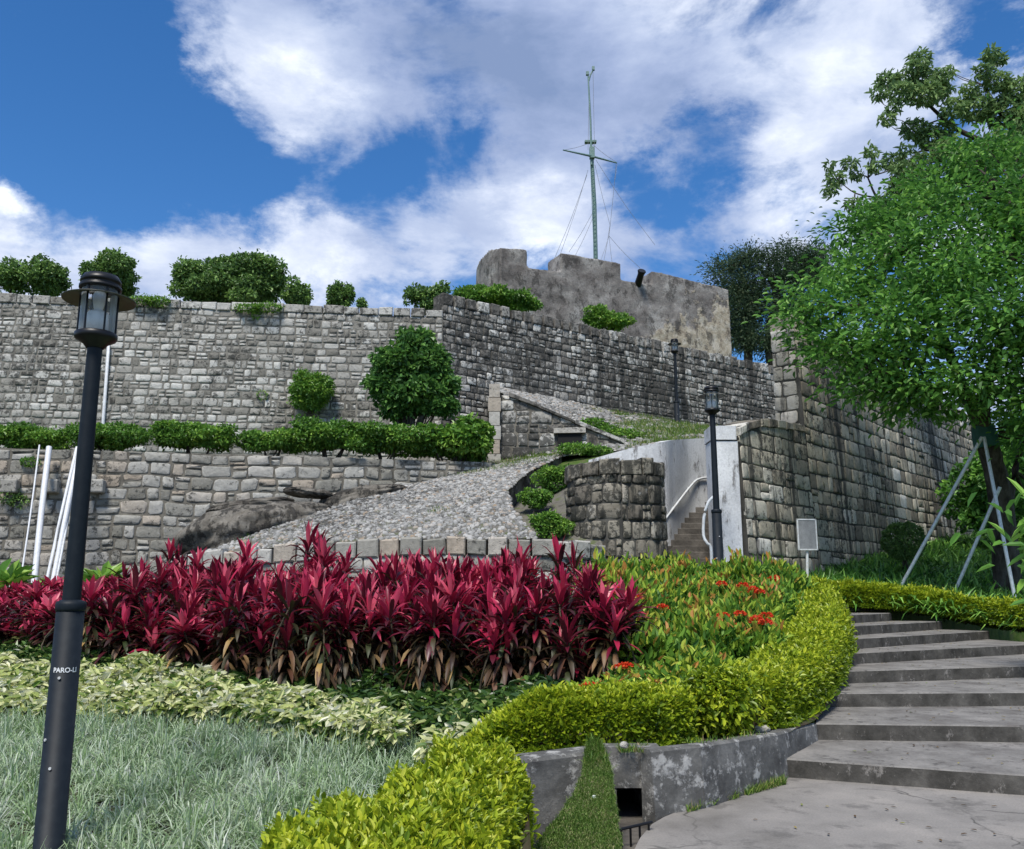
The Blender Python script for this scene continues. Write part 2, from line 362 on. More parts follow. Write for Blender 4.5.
M_bark = mix2('dark bark', (.025, .02, .015), (.07, .058, .045), 6, bs=.8, zs=.4, cc=(.11, .10, .085))
M_twig = mix2('shrub twigs', (.05, .038, .025), (.11, .09, .06), 8)
def pavemat():
    m, t, b, _ = newmat('worn concrete paving')
    a = ramp(t, noise(t, .9, 9, .65), [(.3, (.15, .14, .125)), (.5, (.235, .22, .20)), (.7, (.31, .285, .255))])
    d = ramp(t, noise(t, 2.2, 10, .72, off=(3, 1, 0)), [(.54, 0), (.62, 1)]); a = mixc(t, mth(t, 'MULTIPLY', d, .55), a, (.09, .085, .078))
    g = t.nodes.new('ShaderNodeNewGeometry'); wv = t.nodes.new('ShaderNodeTexNoise'); wv.inputs['Scale'].default_value = 3; t.links.new(g.outputs['Position'], wv.inputs[0])
    va = t.nodes.new('ShaderNodeVectorMath'); va.operation = 'MULTIPLY_ADD'; t.links.new(wv.outputs['Color'], va.inputs[0]); va.inputs[1].default_value = (.35, .35, 0); t.links.new(g.outputs['Position'], va.inputs[2])
    v = t.nodes.new('ShaderNodeTexVoronoi'); v.feature = 'DISTANCE_TO_EDGE'; v.inputs['Scale'].default_value = .55; t.links.new(va.outputs[0], v.inputs[0])
    c = ramp(t, v.outputs['Distance'], [(0, 1), (.008, 0)]); c = mth(t, 'MULTIPLY', c, ramp(t, noise(t, 1.5, 3, .5, off=(7, 7, 0)), [(.45, 0), (.6, 1)])); a = mixc(t, mth(t, 'MULTIPLY', c, .8), a, (.03, .028, .025))
    f = noise(t, 60, 6, .7); a = mixc(t, .35, a, ramp(t, f, [(.35, .5), (.65, 1.25)]), 'MULTIPLY')
    t.links.new(a, b.inputs['Base Color']); b.inputs['Roughness'].default_value = .85; b.inputs['Specular IOR Level'].default_value = .25; bump(t, b, f, .25, .01); return m
def battmat():
    m, t, b, _ = newmat('mottled battlement render')
    a = ramp(t, noise(t, .7, 9, .68), [(.36, (.14, .125, .115)), (.5, (.26, .24, .22)), (.62, (.42, .40, .37))])
    g = t.nodes.new('ShaderNodeNewGeometry'); sp = t.nodes.new('ShaderNodeSeparateXYZ'); t.links.new(g.outputs['Position'], sp.inputs[0])
    h = mth(t, 'ADD', mth(t, 'MULTIPLY', mth(t, 'SUBTRACT', 16.2, sp.outputs[2]), .11), mth(t, 'MULTIPLY', mth(t, 'SUBTRACT', sp.outputs[0], 7.2), .06))
    k = ramp(t, mth(t, 'ADD', noise(t, .75, 8, .65, off=(9, 2, 1)), h), [(.58, 0), (.63, 1)])
    a = mixc(t, mth(t, 'MULTIPLY', k, .9), a, ramp(t, noise(t, 2.5, 7, .7), [(.35, (.26, .21, .15)), (.5, (.46, .40, .30)), (.65, (.60, .55, .46))]))
    d = ramp(t, noise(t, 1.9, 11, .78, sc=(1, 1, .7), off=(4, 4, 4)), [(.52, 0), (.58, 1)]); a = mixc(t, mth(t, 'MULTIPLY', d, .7), a, (.055, .05, .046))
    f = noise(t, 12, 8, .75); a = mixc(t, .5, a, ramp(t, f, [(.3, .4), (.7, 1.3)]), 'MULTIPLY')
    t.links.new(a, b.inputs['Base Color']); b.inputs['Roughness'].default_value = .95; b.inputs['Specular IOR Level'].default_value = .15
    bump(t, b, mth(t, 'ADD', f, k), .8, .06); return m
def wallmat(name, c0, c1, c2, dk, thr, sc=1.6, zs=.5, rough=.9, bs=.4):
    m, t, b, _ = newmat(name)
    a = ramp(t, noise(t, sc, 8, .65, sc=(1, 1, zs)), [(.33, c0), (.5, c1), (.66, c2)])
    s = ramp(t, noise(t, sc*2.3, 10, .75, sc=(1, 1, zs*.7), off=(5, 3, 0)), [(thr, 0), (thr+.07, 1)])
    c = mixc(t, mth(t, 'MULTIPLY', s, .8), a, dk)
    f = noise(t, 22, 6, .7); c = mixc(t, .4, c, ramp(t, f, [(.3, .45), (.7, 1.2)]), 'MULTIPLY')
    t.links.new(c, b.inputs['Base Color']); b.inputs['Roughness'].default_value = rough; b.inputs['Specular IOR Level'].default_value = .2
    bump(t, b, mth(t, 'ADD', f, s), bs, .025); return m
M_plas = wallmat('weathered render', (.13, .118, .108), (.22, .20, .18), (.34, .315, .28), (.07, .062, .058), .54, .55, 1.0)
M_cream = wallmat('peeling cream render', (.14, .12, .10), (.30, .26, .20), (.50, .43, .33), (.07, .06, .055), .60, .8, .8)
M_wash = wallmat('flaking whitewash', (.52, .53, .54), (.68, .69, .69), (.76, .77, .77), (.13, .12, .11), .555, 1.4, .5)
M_conc = wallmat('blotched concrete', (.06, .058, .055), (.12, .118, .11), (.20, .195, .18), (.48, .47, .44), .53, 2.4, 1.7)
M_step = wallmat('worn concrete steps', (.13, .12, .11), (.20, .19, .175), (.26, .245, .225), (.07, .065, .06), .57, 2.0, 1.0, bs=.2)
M_riser = wallmat('shade-toned mottled risers', (.04, .038, .033), (.08, .075, .066), (.13, .122, .108), (.28, .26, .235), .57, 3.2, 1.0, bs=.3)  # tread concrete painted darker; shade on the upright faces is put into the colour
M_rock = wallmat('lichened boulder', (.08, .07, .06), (.16, .145, .12), (.27, .25, .215), (.035, .033, .03), .50, 1.6, .8, bs=.9)
M_fstep = wallmat('damp stone steps', (.06, .055, .048), (.11, .10, .088), (.17, .155, .135), (.03, .028, .024), .58, 2.5, 1.0)

# ------------------------------------------------------------------ masonry
def masonry(mb, surf, L, top, bot, w, h, relief=.05, seed=0, irr=.25, split=.2, nseg=12, m=0, sq=.29, gap=.03, back=.03, lim=None, umin=0.):
    rg = np.random.default_rng(seed); zmax = max(top(u) for u in np.linspace(umin, L, 30)); zmin = min(bot(u) for u in np.linspace(umin, L, 30))
    U0 = []; U1 = []; V0 = []; V1 = []
    v = zmin
    while v < zmax:
        hh = h*(1-irr*.8+2*irr*.8*rg.random()); u = umin-rg.random()*w
        while u < L:
            ww = w*(.55+.95*rg.random()); a, b_ = max(u, umin), min(u+ww, L)
            if b_-a > .3*w*.5:
                cu = (a+b_)/2
                if v+hh*.35 < top(cu) and v+hh*.8 > bot(cu):
                    if rg.random() < split and ww < w*1.2:
                        q = v+hh*(.35+.3*rg.random()); U0 += [a, a]; U1 += [b_, b_]; V0 += [v, q]; V1 += [q, v+hh]
                    elif rg.random() < split and ww > w:
                        q = a+(b_-a)*(.35+.3*rg.random()); s2 = v+hh*(.4+.3*rg.random()); U0 += [a, q, q]; U1 += [q, b_, b_]; V0 += [v, v, s2]; V1 += [v+hh, s2, v+hh]
                    else: U0.append(a); U1.append(b_); V0.append(v); V1.append(v+hh)
            u += ww
        v += hh
    U0, U1, V0, V1 = map(np.array, (U0, U1, V0, V1)); n = len(U0)
    th = (np.arange(nseg)+.5)*2*pi/nseg
    ex = np.sign(np.cos(th))*np.abs(np.cos(th))**sq; ey = np.sign(np.sin(th))*np.abs(np.sin(th))**sq
    a = np.maximum((U1-U0)/2-gap*.5, .03)[:, None]; bb = np.maximum((V1-V0)/2-gap*.5, .03)[:, None]; cu = ((U0+U1)/2)[:, None]; cv = ((V0+V1)/2)[:, None]
    jx = rg.normal(0, .035+.07*irr, (n, nseg)); jy = rg.normal(0, .045+.08*irr, (n, nseg))
    shear = rg.normal(0, .06*irr*3, (n, 1))
    rel = relief*.62*(.3+1.1*rg.random((n, 1))); val = rg.random(n)
    tl = rg.normal(0, .25, (n, 2))
    rings = []
    for s, d in ((1.02, None), (.985, .62), (.88, 1.0)):
        x = a*(ex*s+jx*s)+cu; y = bb*(ey*s+jy*s+shear*ex)+cv
        dd = np.full((n, nseg), -back) if d is None else rel*d*(1+tl[:, :1]*ex+tl[:, 1:]*ey)+rg.normal(0, relief*.08, (n, nseg))
        rings.append((x, y, dd))
    rings.append((cu, cv, rel*(1+rg.normal(0, .15, (n, 1)))))
    x = np.concatenate([r[0] for r in rings], 1); y = np.concatenate([r[1] for r in rings], 1); d = np.concatenate([r[2] for r in rings], 1)
    wv = irr*h*.45*sn(x*1.1/w*.5, y*.4/h*.5, seed); y = y+wv
    x = x+irr*w*.2*sn(y/h*.8, x/w*.7, seed+2)
    tv = np.vectorize(top)(x.ravel()).reshape(x.shape); y = np.minimum(y, tv)
    Vp = surf(x.ravel(), y.ravel(), d.ravel()).reshape(n, -1, 3)
    K = nseg*3+1; b0 = (np.arange(n)*K)[:, None]; Fq = []; Ft = []
    for r in range(2):
        for j in range(nseg):
            j2 = (j+1) % nseg; Fq.append(b0+[r*nseg+j, r*nseg+j2, (r+1)*nseg+j2, (r+1)*nseg+j])
    for j in range(nseg): Ft.append(b0+[2*nseg+j, 2*nseg+(j+1) % nseg, 3*nseg])
    mb.add(Vp, np.concatenate(Fq), np.tile(val, len(Fq)), m, True)
    mb.V.append(np.zeros((0, 3))); off = mb.n-len(Vp.reshape(-1, 3))
    mb.Fc.append((np.concatenate(Ft)+off, np.tile(val, len(Ft)), m, True))
def coping(mb, surf, L, topf, w, h, thick, m=0, seed=1, gap=.05, umin=0., over=.03, hv=.12, dv=0):
    rg = np.random.default_rng(seed+50); u = umin
    while u < L-.1:
        ww = w*(.8+.4*rg.random()); ww = L-u if L-u-ww < .5*w else ww; hh = h*(1-hv+2*hv*rg.random()); t0, t1 = topf(u+gap/2)-dv, topf(u+ww-gap/2)-dv
        e = .02
        uu = [u+gap/2, u+ww-gap/2]; pts = []
        for d, s in ((over, 1), (over+.0, 1), (-thick, 1)):
            pass
        q = []
        for (du, dz, dd) in ((0, 0, over), (1, 0, over), (1, 1, over), (0, 1, over), (0, 0, -thick), (1, 0, -thick), (1, 1, -thick), (0, 1, -thick)):
            q.append((uu[du]+rg.normal(0, .008), (t0 if du == 0 else t1)+dz*hh+rg.normal(0, .012), dd+rg.normal(0, .008)))
        q = np.array(q)
        # chamfered front: inset ring pushed forward
        c = q[:4].mean(0); fr = c+(q[:4]-c)*np.array([.86, .82, 1]); fr[:, 2] += .03
        A = np.concatenate([q, fr]); Vp = surf(A[:, 0], A[:, 1], A[:, 2]); vv = rg.random()
        mb.add(Vp, [[8, 9, 10, 11], [0, 1, 9, 8], [1, 2, 10, 9], [2, 3, 11, 10], [3, 0, 8, 11], [3, 2, 6, 7], [0, 3, 7, 4], [1, 5, 6, 2], [4, 7, 6, 5], [0, 4, 5, 1]], vv, m)
        u += ww
def backing(mb, surf, L, top, bot, thick, m=1, nu=40, nv=8, umin=0., d0=0.):
    us = np.linspace(umin, L, nu+1); tt = np.array([top(u) for u in us]); bt = np.array([bot(u) for u in us])
    def grid(A, B, dA, dB, k):   # from line A to line B
        f = np.linspace(0, 1, k+1)[:, None]; U = np.broadcast_to(us, (k+1, nu+1)); Vv = A*(1-f)+B*f; Dd = dA*(1-f)+dB*f+0*U
        V = surf(U.ravel(), Vv.ravel(), Dd.ravel()); idx = np.arange((k+1)*(nu+1)).reshape(k+1, nu+1)
        mb.add(V, np.stack([idx[:-1, :-1], idx[:-1, 1:], idx[1:, 1:], idx[1:, :-1]], -1).reshape(-1, 4), .5, m)
    grid(bt, tt, d0, d0, nv); grid(tt, tt, d0, -thick, 1); grid(tt, bt, -thick, -thick, 1)
    for e in (0, nu):
        A = np.array([[us[e], bt[e], d0], [us[e], tt[e], d0], [us[e], tt[e], -thick], [us[e], bt[e], -thick]]); mb.add(surf(A[:, 0], A[:, 1], A[:, 2]), [[0, 1, 2, 3]], .5, m)
def planar(p0, p1, batter=0.0, zref=0.0):
    p0 = np.asarray(p0[:2], float); p1 = np.asarray(p1[:2], float); L = np.linalg.norm(p1-p0); d = (p1-p0)/L; n = np.array([d[1], -d[0]])
    def s(u, v, dd): 
        off = dd-batter*(v-zref)
        return np.stack([p0[0]+d[0]*u+n[0]*off, p0[1]+d[1]*u+n[1]*off, v+0*u], -1)
    return s, L
def lin(z0, z1, L): return lambda u: z0+(z1-z0)*u/L

def add_strap(name, V, n, mat, L, W, droop, dens=1, spread=.6, tilt=.5, par=None, lift=0):
    mb = MB(); p = samp(V, n); p[:, 2] += lift
    d = np.stack([rng.normal(0, spread, n), rng.normal(0, spread, n), np.ones(n)*tilt+rng.random(n)*.6], -1)
    blades(mb, p, d, L*(.6+.8*rng.random(n)), W, droop*(.4+rng.random(n)), rng.random(n)); return mb.build(name, mat, par)

# ================================================================== terrain
# big ground sheet to the horizon
mb = MB(); Rr = [0, 30, 60, 120, 300, 900, 3000]; V = []; Fa = []
mb.add([[-3000, -3000, -.9], [3000, -3000, -.9], [3000, 3000, -.9], [-3000, 3000, -.9]], [[0, 1, 2, 3]])
structure(mb.build('ground', M_grnd))

RZ = .168
stepL = [(776.6, 757.8), (816, 723.3), (839, 693), (850, 670.8), (851, 653), (850, 638.8), (847, 626), (842, 615), (822, 606.5)]
stepR = [(1024, 774.6), (1024, 725.8), (1024, 692), (1024, 665.7), (1024, 644.5), (984, 631), (938, 621.4), (888, 613), (842, 605.8)]
SL = [G(*p, RZ*(i+1)) for i, p in enumerate(stepL)]; SR = [G(*p, RZ*(i+1)) for i, p in enumerate(stepR)]
SL[7][:2] = G(842, 615, RZ*8)[:2]
SL[8] = np.array([6.15, 18.45, RZ*9]); SR[8] = np.array([7.3, 19.95, RZ*9]); SL[7][2] = RZ*8
WP = [G(527, 762, .48), G(600, 750, .48), G(645, 750, .48), G(700, 745, .48), G(778, 733, .42), G(816, 723, .345)]
EDGE = [w+[0, .2, 0] if q < 4 else w.copy() for q, w in enumerate(WP)]+[s.copy() for s in SL[2:]]+[np.array([5.9, 20.3, 1.6])]
EX = np.array([e[0] for e in EDGE]); EY = np.array([e[1] for e in EDGE]); EX = np.maximum.accumulate(EX+np.arange(len(EX))*1e-4)
YP = [0, 5, 7, 8.6, 10.2, 12, 14, 16, 18, 20, 24]; ZP = [-.65, -.52, -.36, -.08, .2, .55, .9, 1.2, 1.48, 1.6, 1.8]
def bed_z(x, y):
    p = np.interp(y, YP, ZP); f = np.clip((np.asarray(x)+.7)/1.0, 0, 1); f = f*f*(3-2*f)
    e = np.interp(y, [6.5, 9, 10.2, 11.5, 12.8, 14, 15, 16.2, 17.4, 20], [.44, .40, .42, .58, .76, .93, 1.1, 1.27, 1.45, 1.58])
    return np.where(y < 10.5, p*(1-f)+np.maximum(p, e)*f, np.maximum(p, e*f))
xs = np.concatenate([np.linspace(-24, -4, 30), np.linspace(-3.7, WP[0][0]-.02, 14), np.linspace(WP[0][0], 5.9, 40)])
rows = []
for x in xs:
    y0 = 1.0 if x < WP[0][0]-.01 else np.interp(x, EX, EY)
    ys = y0+(24-y0)*np.linspace(0, 1, 60)**1.15
    rows.append(np.stack([np.full(60, x), ys, bed_z(np.full(60, x), ys)-.03], -1))
V = np.array(rows); V[..., 2] += .012*sn(V[..., 0]*5, V[..., 1]*5); r, k = V.shape[:2]; idx = np.arange(r*k).reshape(r, k)
mb = MB(); mb.add(V, np.stack([idx[:-1, :-1], idx[1:, :-1], idx[1:, 1:], idx[:-1, 1:]], -1).reshape(-1, 4), .5, 0, True)
structure(mb.build('garden_soil', M_soil))

# paving at the foot of the steps (z = 0), rounded edge towards the drain
pv = [G(628, 862, 0)[:2], G(640, 838, 0)[:2], G(652, 824, 0)[:2], G(664, 817, 0)[:2], G(700, 806, 0)[:2]+[0, .1], G(778, 777, 0)[:2]+[.0, .15], G(900, 770, 0)[:2]+[0, .6], [14, 9.2], [14, 1], [.6, 1], G(600, 930, 0)[:2]]
mb = MB(); prism(mb, [tuple(p) for p in pv], -.5, 0.0)
structure(bevel(mb.build('paving', pavemat()), .02))
mb = MB(); mb.add([[-1, 1, -.62], [4, 1, -.62], [4, 8.5, -.62], [-1, 8.5, -.62]], [[0, 1, 2, 3]]); structure(mb.build('drain_floor', M_soil))

# the garden steps
st = empty('garden_steps', 'broad curving flight of worn concrete steps climbing beside the clipped hedge', 'steps', (3.5, 9, 0))
for i in range(9):
    l, r_ = SL[i].copy(), SR[i].copy(); dirv = nrm((r_-l)[:2])
    if i < 5: r_[:2] = l[:2]+dirv*max(9.5-1.0*i, 4)
    elif i < 8: r_[:2] += dirv*.25
    if i > 1: l[:2] -= dirv*.25
    if i < 8:
        l2, r2 = SL[i+1].copy(), SR[i+1].copy(); d2 = nrm((r2-l2)[:2])
        if i+1 < 5: r2[:2] = l2[:2]+d2*max(9.5-1.0*i, 4)
        else: r2[:2] += d2*.35
        l2[:2] += nrm(l2[:2]-l[:2])*.3-d2*.3; r2[:2] += np.array([-d2[1], d2[0]])*.25
    else: l2 = np.array([5.2, 20.2, 0]); r2 = np.array([6.9, 21.2, 0])
    z = RZ*(i+1); nn = 40
    fr = [l[:2]*(1-t)+r_[:2]*t for t in np.linspace(0, 1, nn)]; bk = [l2[:2]*(1-t)+r2[:2]*t for t in np.linspace(0, 1, nn)]
    V = []
    for q, zz in ((fr, -.3), (fr, z-.012), (fr, z), (bk, z)):
        for j, p in enumerate(q):
            off = np.array([-dirv[1], dirv[0]])*((.012 if zz == z and q is fr else 0)+(.012*sn(p[0]*2.1+j*3, i*3., 2) if q is fr else 0))
            V.append([p[0]+off[0], p[1]+off[1], zz+(.0 if zz != z else .004*sn(p[0]*3, i*2.)) ])
    A = np.arange(4*nn).reshape(4, nn); Fr = np.stack([A[:-1, :-1], A[:-1, 1:], A[1:, 1:], A[1:, :-1]], -1)
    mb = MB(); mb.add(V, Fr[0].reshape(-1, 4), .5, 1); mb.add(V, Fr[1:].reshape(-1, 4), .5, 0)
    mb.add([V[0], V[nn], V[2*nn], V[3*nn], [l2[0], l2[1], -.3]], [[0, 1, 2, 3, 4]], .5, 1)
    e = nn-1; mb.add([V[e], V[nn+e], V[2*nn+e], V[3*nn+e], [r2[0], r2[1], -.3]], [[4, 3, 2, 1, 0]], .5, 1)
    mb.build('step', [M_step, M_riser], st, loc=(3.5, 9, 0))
# landing above the steps
lp = patch([[(2.6, 18.2, 1.57), (6.1, 18.6, 1.50), (7.3, 20.2, 1.50)], [(2.6, 23, 1.62), (5.3, 21.2, 1.6), (6.6, 22.4, 1.6)]], 6, 6)
mb = MB(); mb.add(*lp); structure(mb.build('landing_path', M_step))
# right-hand slope
Bd = [(12.5, 11, .55), (11.2, 14, .85), (10.3, 16.3, .92), (9.75, 18.6, 1.1), (9.2, 19.55, 1.3), (8.2, 19.95, 1.4), (7.1, 20.7, 1.52), (6.5, 21.6, 1.58)]
Fr_ = [(30, 9, .8), (30, 14, 1.3), (30, 19, 1.9), (30, 25, 2.6), (26, 32, 3.4), (17.6, 35, 3.9), (12, 28.9, 2.9), (6.9, 23.1, 1.8)]
SLOPE, sf = patch([Bd, [tuple(np.array(a)*.5+np.array(b)*.5) for a, b in zip(Bd, Fr_)], Fr_], 6, 8, .04, 1.3)
mb = MB(); mb.add(SLOPE, sf, .5, 0, True); structure(mb.build('right_slope', M_soil))

# low concrete retaining wall with the drain opening
def conc_wall(name, label, tops, zb, th=.28, batter=.07):
    t0 = empty(name, label, 'retaining wall', tuple(tops[0][:2])+(0,))
    for a, b in zip(tops[:-1], tops[1:]):
        d = nrm((b-a)[:2]); n_ = np.array([d[1], -d[0]]); mb = MB(); k = 8; V = []
        for j in range(k+1):
            p = a+(b-a)*j/k
            for (o_, z) in ((batter*(p[2]-zb), zb), (0, p[2]-.02), (-.02, p[2]), (-th, p[2]-.005), (-th, zb)):
                w_ = .006*sn(p[0]*6, z*9+p[1]*4, 2)
                V.append([p[0]+n_[0]*(o_+w_), p[1]+n_[1]*(o_+w_), z])
        F_ = [[j*5+q, (j+1)*5+q, (j+1)*5+q+1, j*5+q+1] for j in range(k) for q in range(4)]
        mb.add(V, F_, .5); mb.add(V[:5], [[0, 1, 2, 3, 4]]); mb.add(V[-5:], [[4, 3, 2, 1, 0]])
        mb.build('wall_face', M_conc, t0, loc=(tops[0][0], tops[0][1], 0))
    return t0
wl = conc_wall('retaining_wall', 'blotched grey concrete retaining wall under the middle hedge, left of the drain opening', [WP[0]+[-.12, .0, 0], G(606, 750, .48)], -.7)
wr = conc_wall('retaining_wall', 'stained concrete retaining wall running from the drain opening up to the first steps', [G(651, 750, .48)]+WP[3:], -.7, .13)
# side of the channel under the golden hedge
mb = MB(); prism(mb, [(WP[0][0]-.35, 1), (WP[0][0]-.1, 1), (WP[0][0]-.1, 6.88), (WP[0][0]-.35, 6.88)], -.7, -.02)
tag(mb.build('kerb_wall', M_conc), 'low concrete kerb at the foot of the golden front hedge', 'kerb')
# drain opening: lintel set back, cheeks, dark interior
dr = empty('drain_outlet', 'square concrete drain outlet with a dark opening under the hedge', 'drain', (0.85, 7.3, 0))
a = G(596, 750, .47); b = G(656, 750, .47); yb = a[1]+.11
mb = MB(); prism(mb, [(a[0], yb), (b[0]+.05, yb), (b[0]+.05, yb+.2), (a[0], yb+.2)], P(0, 788, yb)[2], .475); bevel(mb.build('lintel', M_conc, dr, loc=(.85, 7.3, 0)), .01)
mb = MB(); zt = P(0, 788, yb)[2]
xl, xr = P(617, 800, yb)[0], P(645, 800, yb)[0]
prism(mb, [(xr, yb+.01), (b[0]+.05, yb+.01), (b[0]+.05, yb+1.2), (xr, yb+1.2)], -.7, zt-.004)
prism(mb, [(a[0]-.2, yb+.01), (xl, yb+.01), (xl, yb+1.2), (a[0]-.2, yb+1.2)], -.7, zt-.004)
prism(mb, [(xl-.02, yb+1.2), (xr+.02, yb+1.2), (xr+.02, yb+1.3), (xl-.02, yb+1.3)], -.7, .45)
prism(mb, [(xl-.02, yb+.21), (xr+.02, yb+.21), (xr+.02, yb+1.25), (xl-.02, yb+1.25)], zt+.003, .44)
mb.build('culvert_side', M_conc, dr, loc=(.85, 7.3, 0))
mb = MB(); prism(mb, [(a[0]-.2, 6.75), (b[0]+.15, 6.85), (b[0]+.15, yb+1.3), (a[0]-.2, yb+1.3)], -.7, -.09); mb.build('culvert_bed', M_fstep, dr, loc=(.85, 7.3, 0))
# steel grate at the paving edge
gr = MB(); g0 = P(609, 832, 6.78); g1 = P(652, 822, 6.98)
tube(gr, [g0, g1], .011, 8)
for k in range(5):
    p = g0+(g1-g0)*(.06+.215*k); tube(gr, [p, p-[0, 0, .5]], .009, 6)
tag(gr.build('drain_grate', M_black), 'black steel bar grate standing in the channel before the drain outlet', 'grate')
# grass strip flowing down the wall
GM, gf = patch([[P(587, 744, 7.3), P(594, 741, 7.32), P(602, 744, 7.3)], [P(581, 768, 6.98), P(595, 764, 7.0), P(609, 770, 6.98)], [P(577, 792, 6.74), P(597, 788, 6.76), P(616, 794, 6.74)],
                [P(560, 820, 6.52), P(592, 812, 6.54), P(622, 820, 6.5)], [P(530, 850, 6.3), P(580, 842, 6.3), P(619, 850, 6.2)], [P(495, 900, 5.9), P(560, 890, 5.9), P(612, 895, 5.8)]], 8, 8, .012, 8)
GM[..., 1] -= .05*np.maximum(0, sn(GM[..., 0]*9, GM[..., 2]*9, 3)); GM[..., 0] += .03*sn(GM[..., 2]*14, GM[..., 1]*9, 1)
mb = MB(); mb.add(GM, gf, .5, 0, True)
gs = GM.copy(); gs[..., 2] -= .25; gs[..., 1] += .1; mb.add(gs, gf[:, ::-1])
tb = structure(mb.build('grass_bank', M_turf))

# ================================================================== masonry walls
def mason_thing(name, label, cat, surf, L, top, bot, w, h, mats, thick=.6, cop=None, **kw):
    mb = MB(); um = kw.get('umin', 0.)
    masonry(mb, surf, L, top, bot, w, h, **kw); backing(mb, surf, L, lambda u: top(u)-.01, bot, thick, 1, umin=um)
    if cop: coping(mb, surf, L, top, cop[0], cop[1], thick, seed=kw.get('seed', 1), gap=cop[2], umin=um)
    return tag(mb.build(name, mats), label, cat)
# lower terrace wall
a = P(-230, 441, 23.0); b = P(492, 462, 26.5)
a_lw, b_lw = a.copy(), b.copy(); LWs, LWL = planar(a, b); lwz = lin(a[2], b[2], LWL)
lw = mason_thing('terrace_wall', 'lower terrace wall of large pale granite blocks behind the red plants, topped by low shrubs', 'stone wall', LWs, LWL, lwz, lambda u: 1.8, .54, .36, [M_low, M_mort], .7, None, seed=3, irr=.34, split=.28, relief=.04, gap=.05)
# three stones that stick out of it
ps = MB()
for px, py in ((12, 487), (52.5, 487), (98, 487)):
    ratio = ray(px, py); k = (px-512)/F
    # intersect the pixel ray with the wall plane
    x, y, z = ratio; p0 = a[:2]; d = nrm((b-a)[:2]); n_ = np.array([d[1], -d[0]]); t = np.dot(p0, n_)/np.dot([x, y], n_); q = np.array([x*t, y*t, EYE+z*t])
    box(ps, q+np.array([n_[0], n_[1], 0])*.14, (.42, .36, .36), math.atan2(d[1], d[0]), rng.random()*.5+.3)
bevel(ps.build('projecting_stone', M_low, lw), .04)
def onwall(px, py, A, Bq, off=0.0, bat_=0.0, zr=12):
    x, y, z = ray(px, py); d = nrm((Bq-A)[:2]); n_ = np.array([d[1], -d[0]]); o_ = off
    for _ in range(3):
        t = (np.dot(A[:2], n_)+o_)/np.dot([x, y], n_); o_ = off+bat_*(zr-(EYE+z*t))
    return y*t
# upper terrace wall
a2 = P(-230, 286, 28.3); b2 = P(443, 310, 31.0)
UWs, UWL = planar(a2, b2, .03, 12); uwz = lin(a2[2]-.3, b2[2]-.3, UWL)
mason_thing('upper_wall', 'upper retaining wall of weathered grey granite on the left, with bushes along its top', 'stone wall', UWs, UWL, uwz, lambda u: 5.3, .37, .265, [M_up, M_mortu], .7, (.62, .30, .03), seed=5, irr=.27, split=.22, relief=.03, nseg=10, gap=.045)
# middle wall climbing back to the right
a3 = P(441, 293, 31); b3 = P(790, 369.5, 42.1)
MWs, MWL = planar(a3, b3, .02, 12); mwz = lin(a3[2]-.42, b3[2]-.42, MWL)
mason_thing('fort_approach_wall', 'long dark mottled stone wall in the middle, topped by a row of small square merlon blocks', 'stone wall', MWs, MWL, mwz, lambda u: 5.3, .36, .29, [M_mid, M_mortd], .6, (.5, .40, .10), seed=9, irr=.25, split=.2, relief=.04, nseg=8)
# right wall
r0 = np.array([5.24, 21.0]); rd = np.array([.664, .748]); RWs, RWL = planar(r0, r0+rd*24, .04, 9)
def rtop(u): return float(np.interp(u, [0, .6, 1.2, 2.5, 3.78, 3.80, 24], [5.40, 5.68, 5.82, 5.95, 6.02, 8.55, 8.7]))
def rbot(u): return 1.3
rtl = lambda u: rtop(min(u, 3.77))
rth = lambda u: rtop(max(u, 3.81))
rw = MB()
masonry(rw, RWs, 3.84, rtl, rbot, .56, .44, relief=.04, seed=21, irr=.14, split=.08, sq=.27)
masonry(rw, RWs, 24, rth, rbot, .54, .42, relief=.04, seed=22, irr=.14, split=.08, umin=3.86, sq=.27)
backing(rw, RWs, 3.84, lambda u: rtl(u)-.02, rbot, .72, 1, nu=20); backing(rw, RWs, 24, lambda u: rth(u)-.02, rbot, .72, 1, nu=40, umin=3.86)
coping(rw, RWs, 3.8, rtl, .55, .2, .72, seed=4, gap=.03); coping(rw, RWs, 24, rth, .7, .4, .72, seed=5, gap=.03, umin=5.0)
coping(rw, RWs, 5.0, lambda u: 8.55, .62, .46, .72, seed=6, gap=.03, umin=3.86); coping(rw, RWs, 4.6, lambda u: 9.0, .66, .4, .72, seed=7, gap=.03, umin=3.86)
# its end face
q0 = r0+rd*3.86; nrmv = np.array([rd[1], -rd[0]]); q1 = q0-nrmv*.72
ES, EL = planar(q1, q0); masonry(rw, ES, EL, lambda u: 9.0, lambda u: 5.9, .42, .40, relief=.05, seed=23, irr=.12, split=.0, m=2, sq=.3)
tag(rw.build('fort_wall', [M_right, M_mortd, M_low]), 'tall black-streaked granite wall rising at right behind the information board and the clipped ball', 'stone wall')
# far continuation
# diagonal ruin wall with quoined end
a4 = P(500, 392, 28.0); b4 = P(624, 443, 27.6)
DS, DL = planar(a4, b4); dtop = lambda u: float(np.interp(u, [0, .35, DL], [a4[2]-.1, a4[2]-.15, b4[2]-.05]))
dgx = P(570, 440, 27.8); du = np.linalg.norm(dgx[:2]-a4[:2])
mbd = MB(); masonry(mbd, DS, DL, dtop, lambda u: 5.0, .5, .36, relief=.05, seed=31, irr=.35, split=.25)
backing(mbd, DS, DL, lambda u: dtop(u)-.01, lambda u: 5.0, .5, 1)
coping(mbd, DS, DL, dtop, 1.1, .12, .6, seed=8, gap=.01, over=.08, umin=.3)
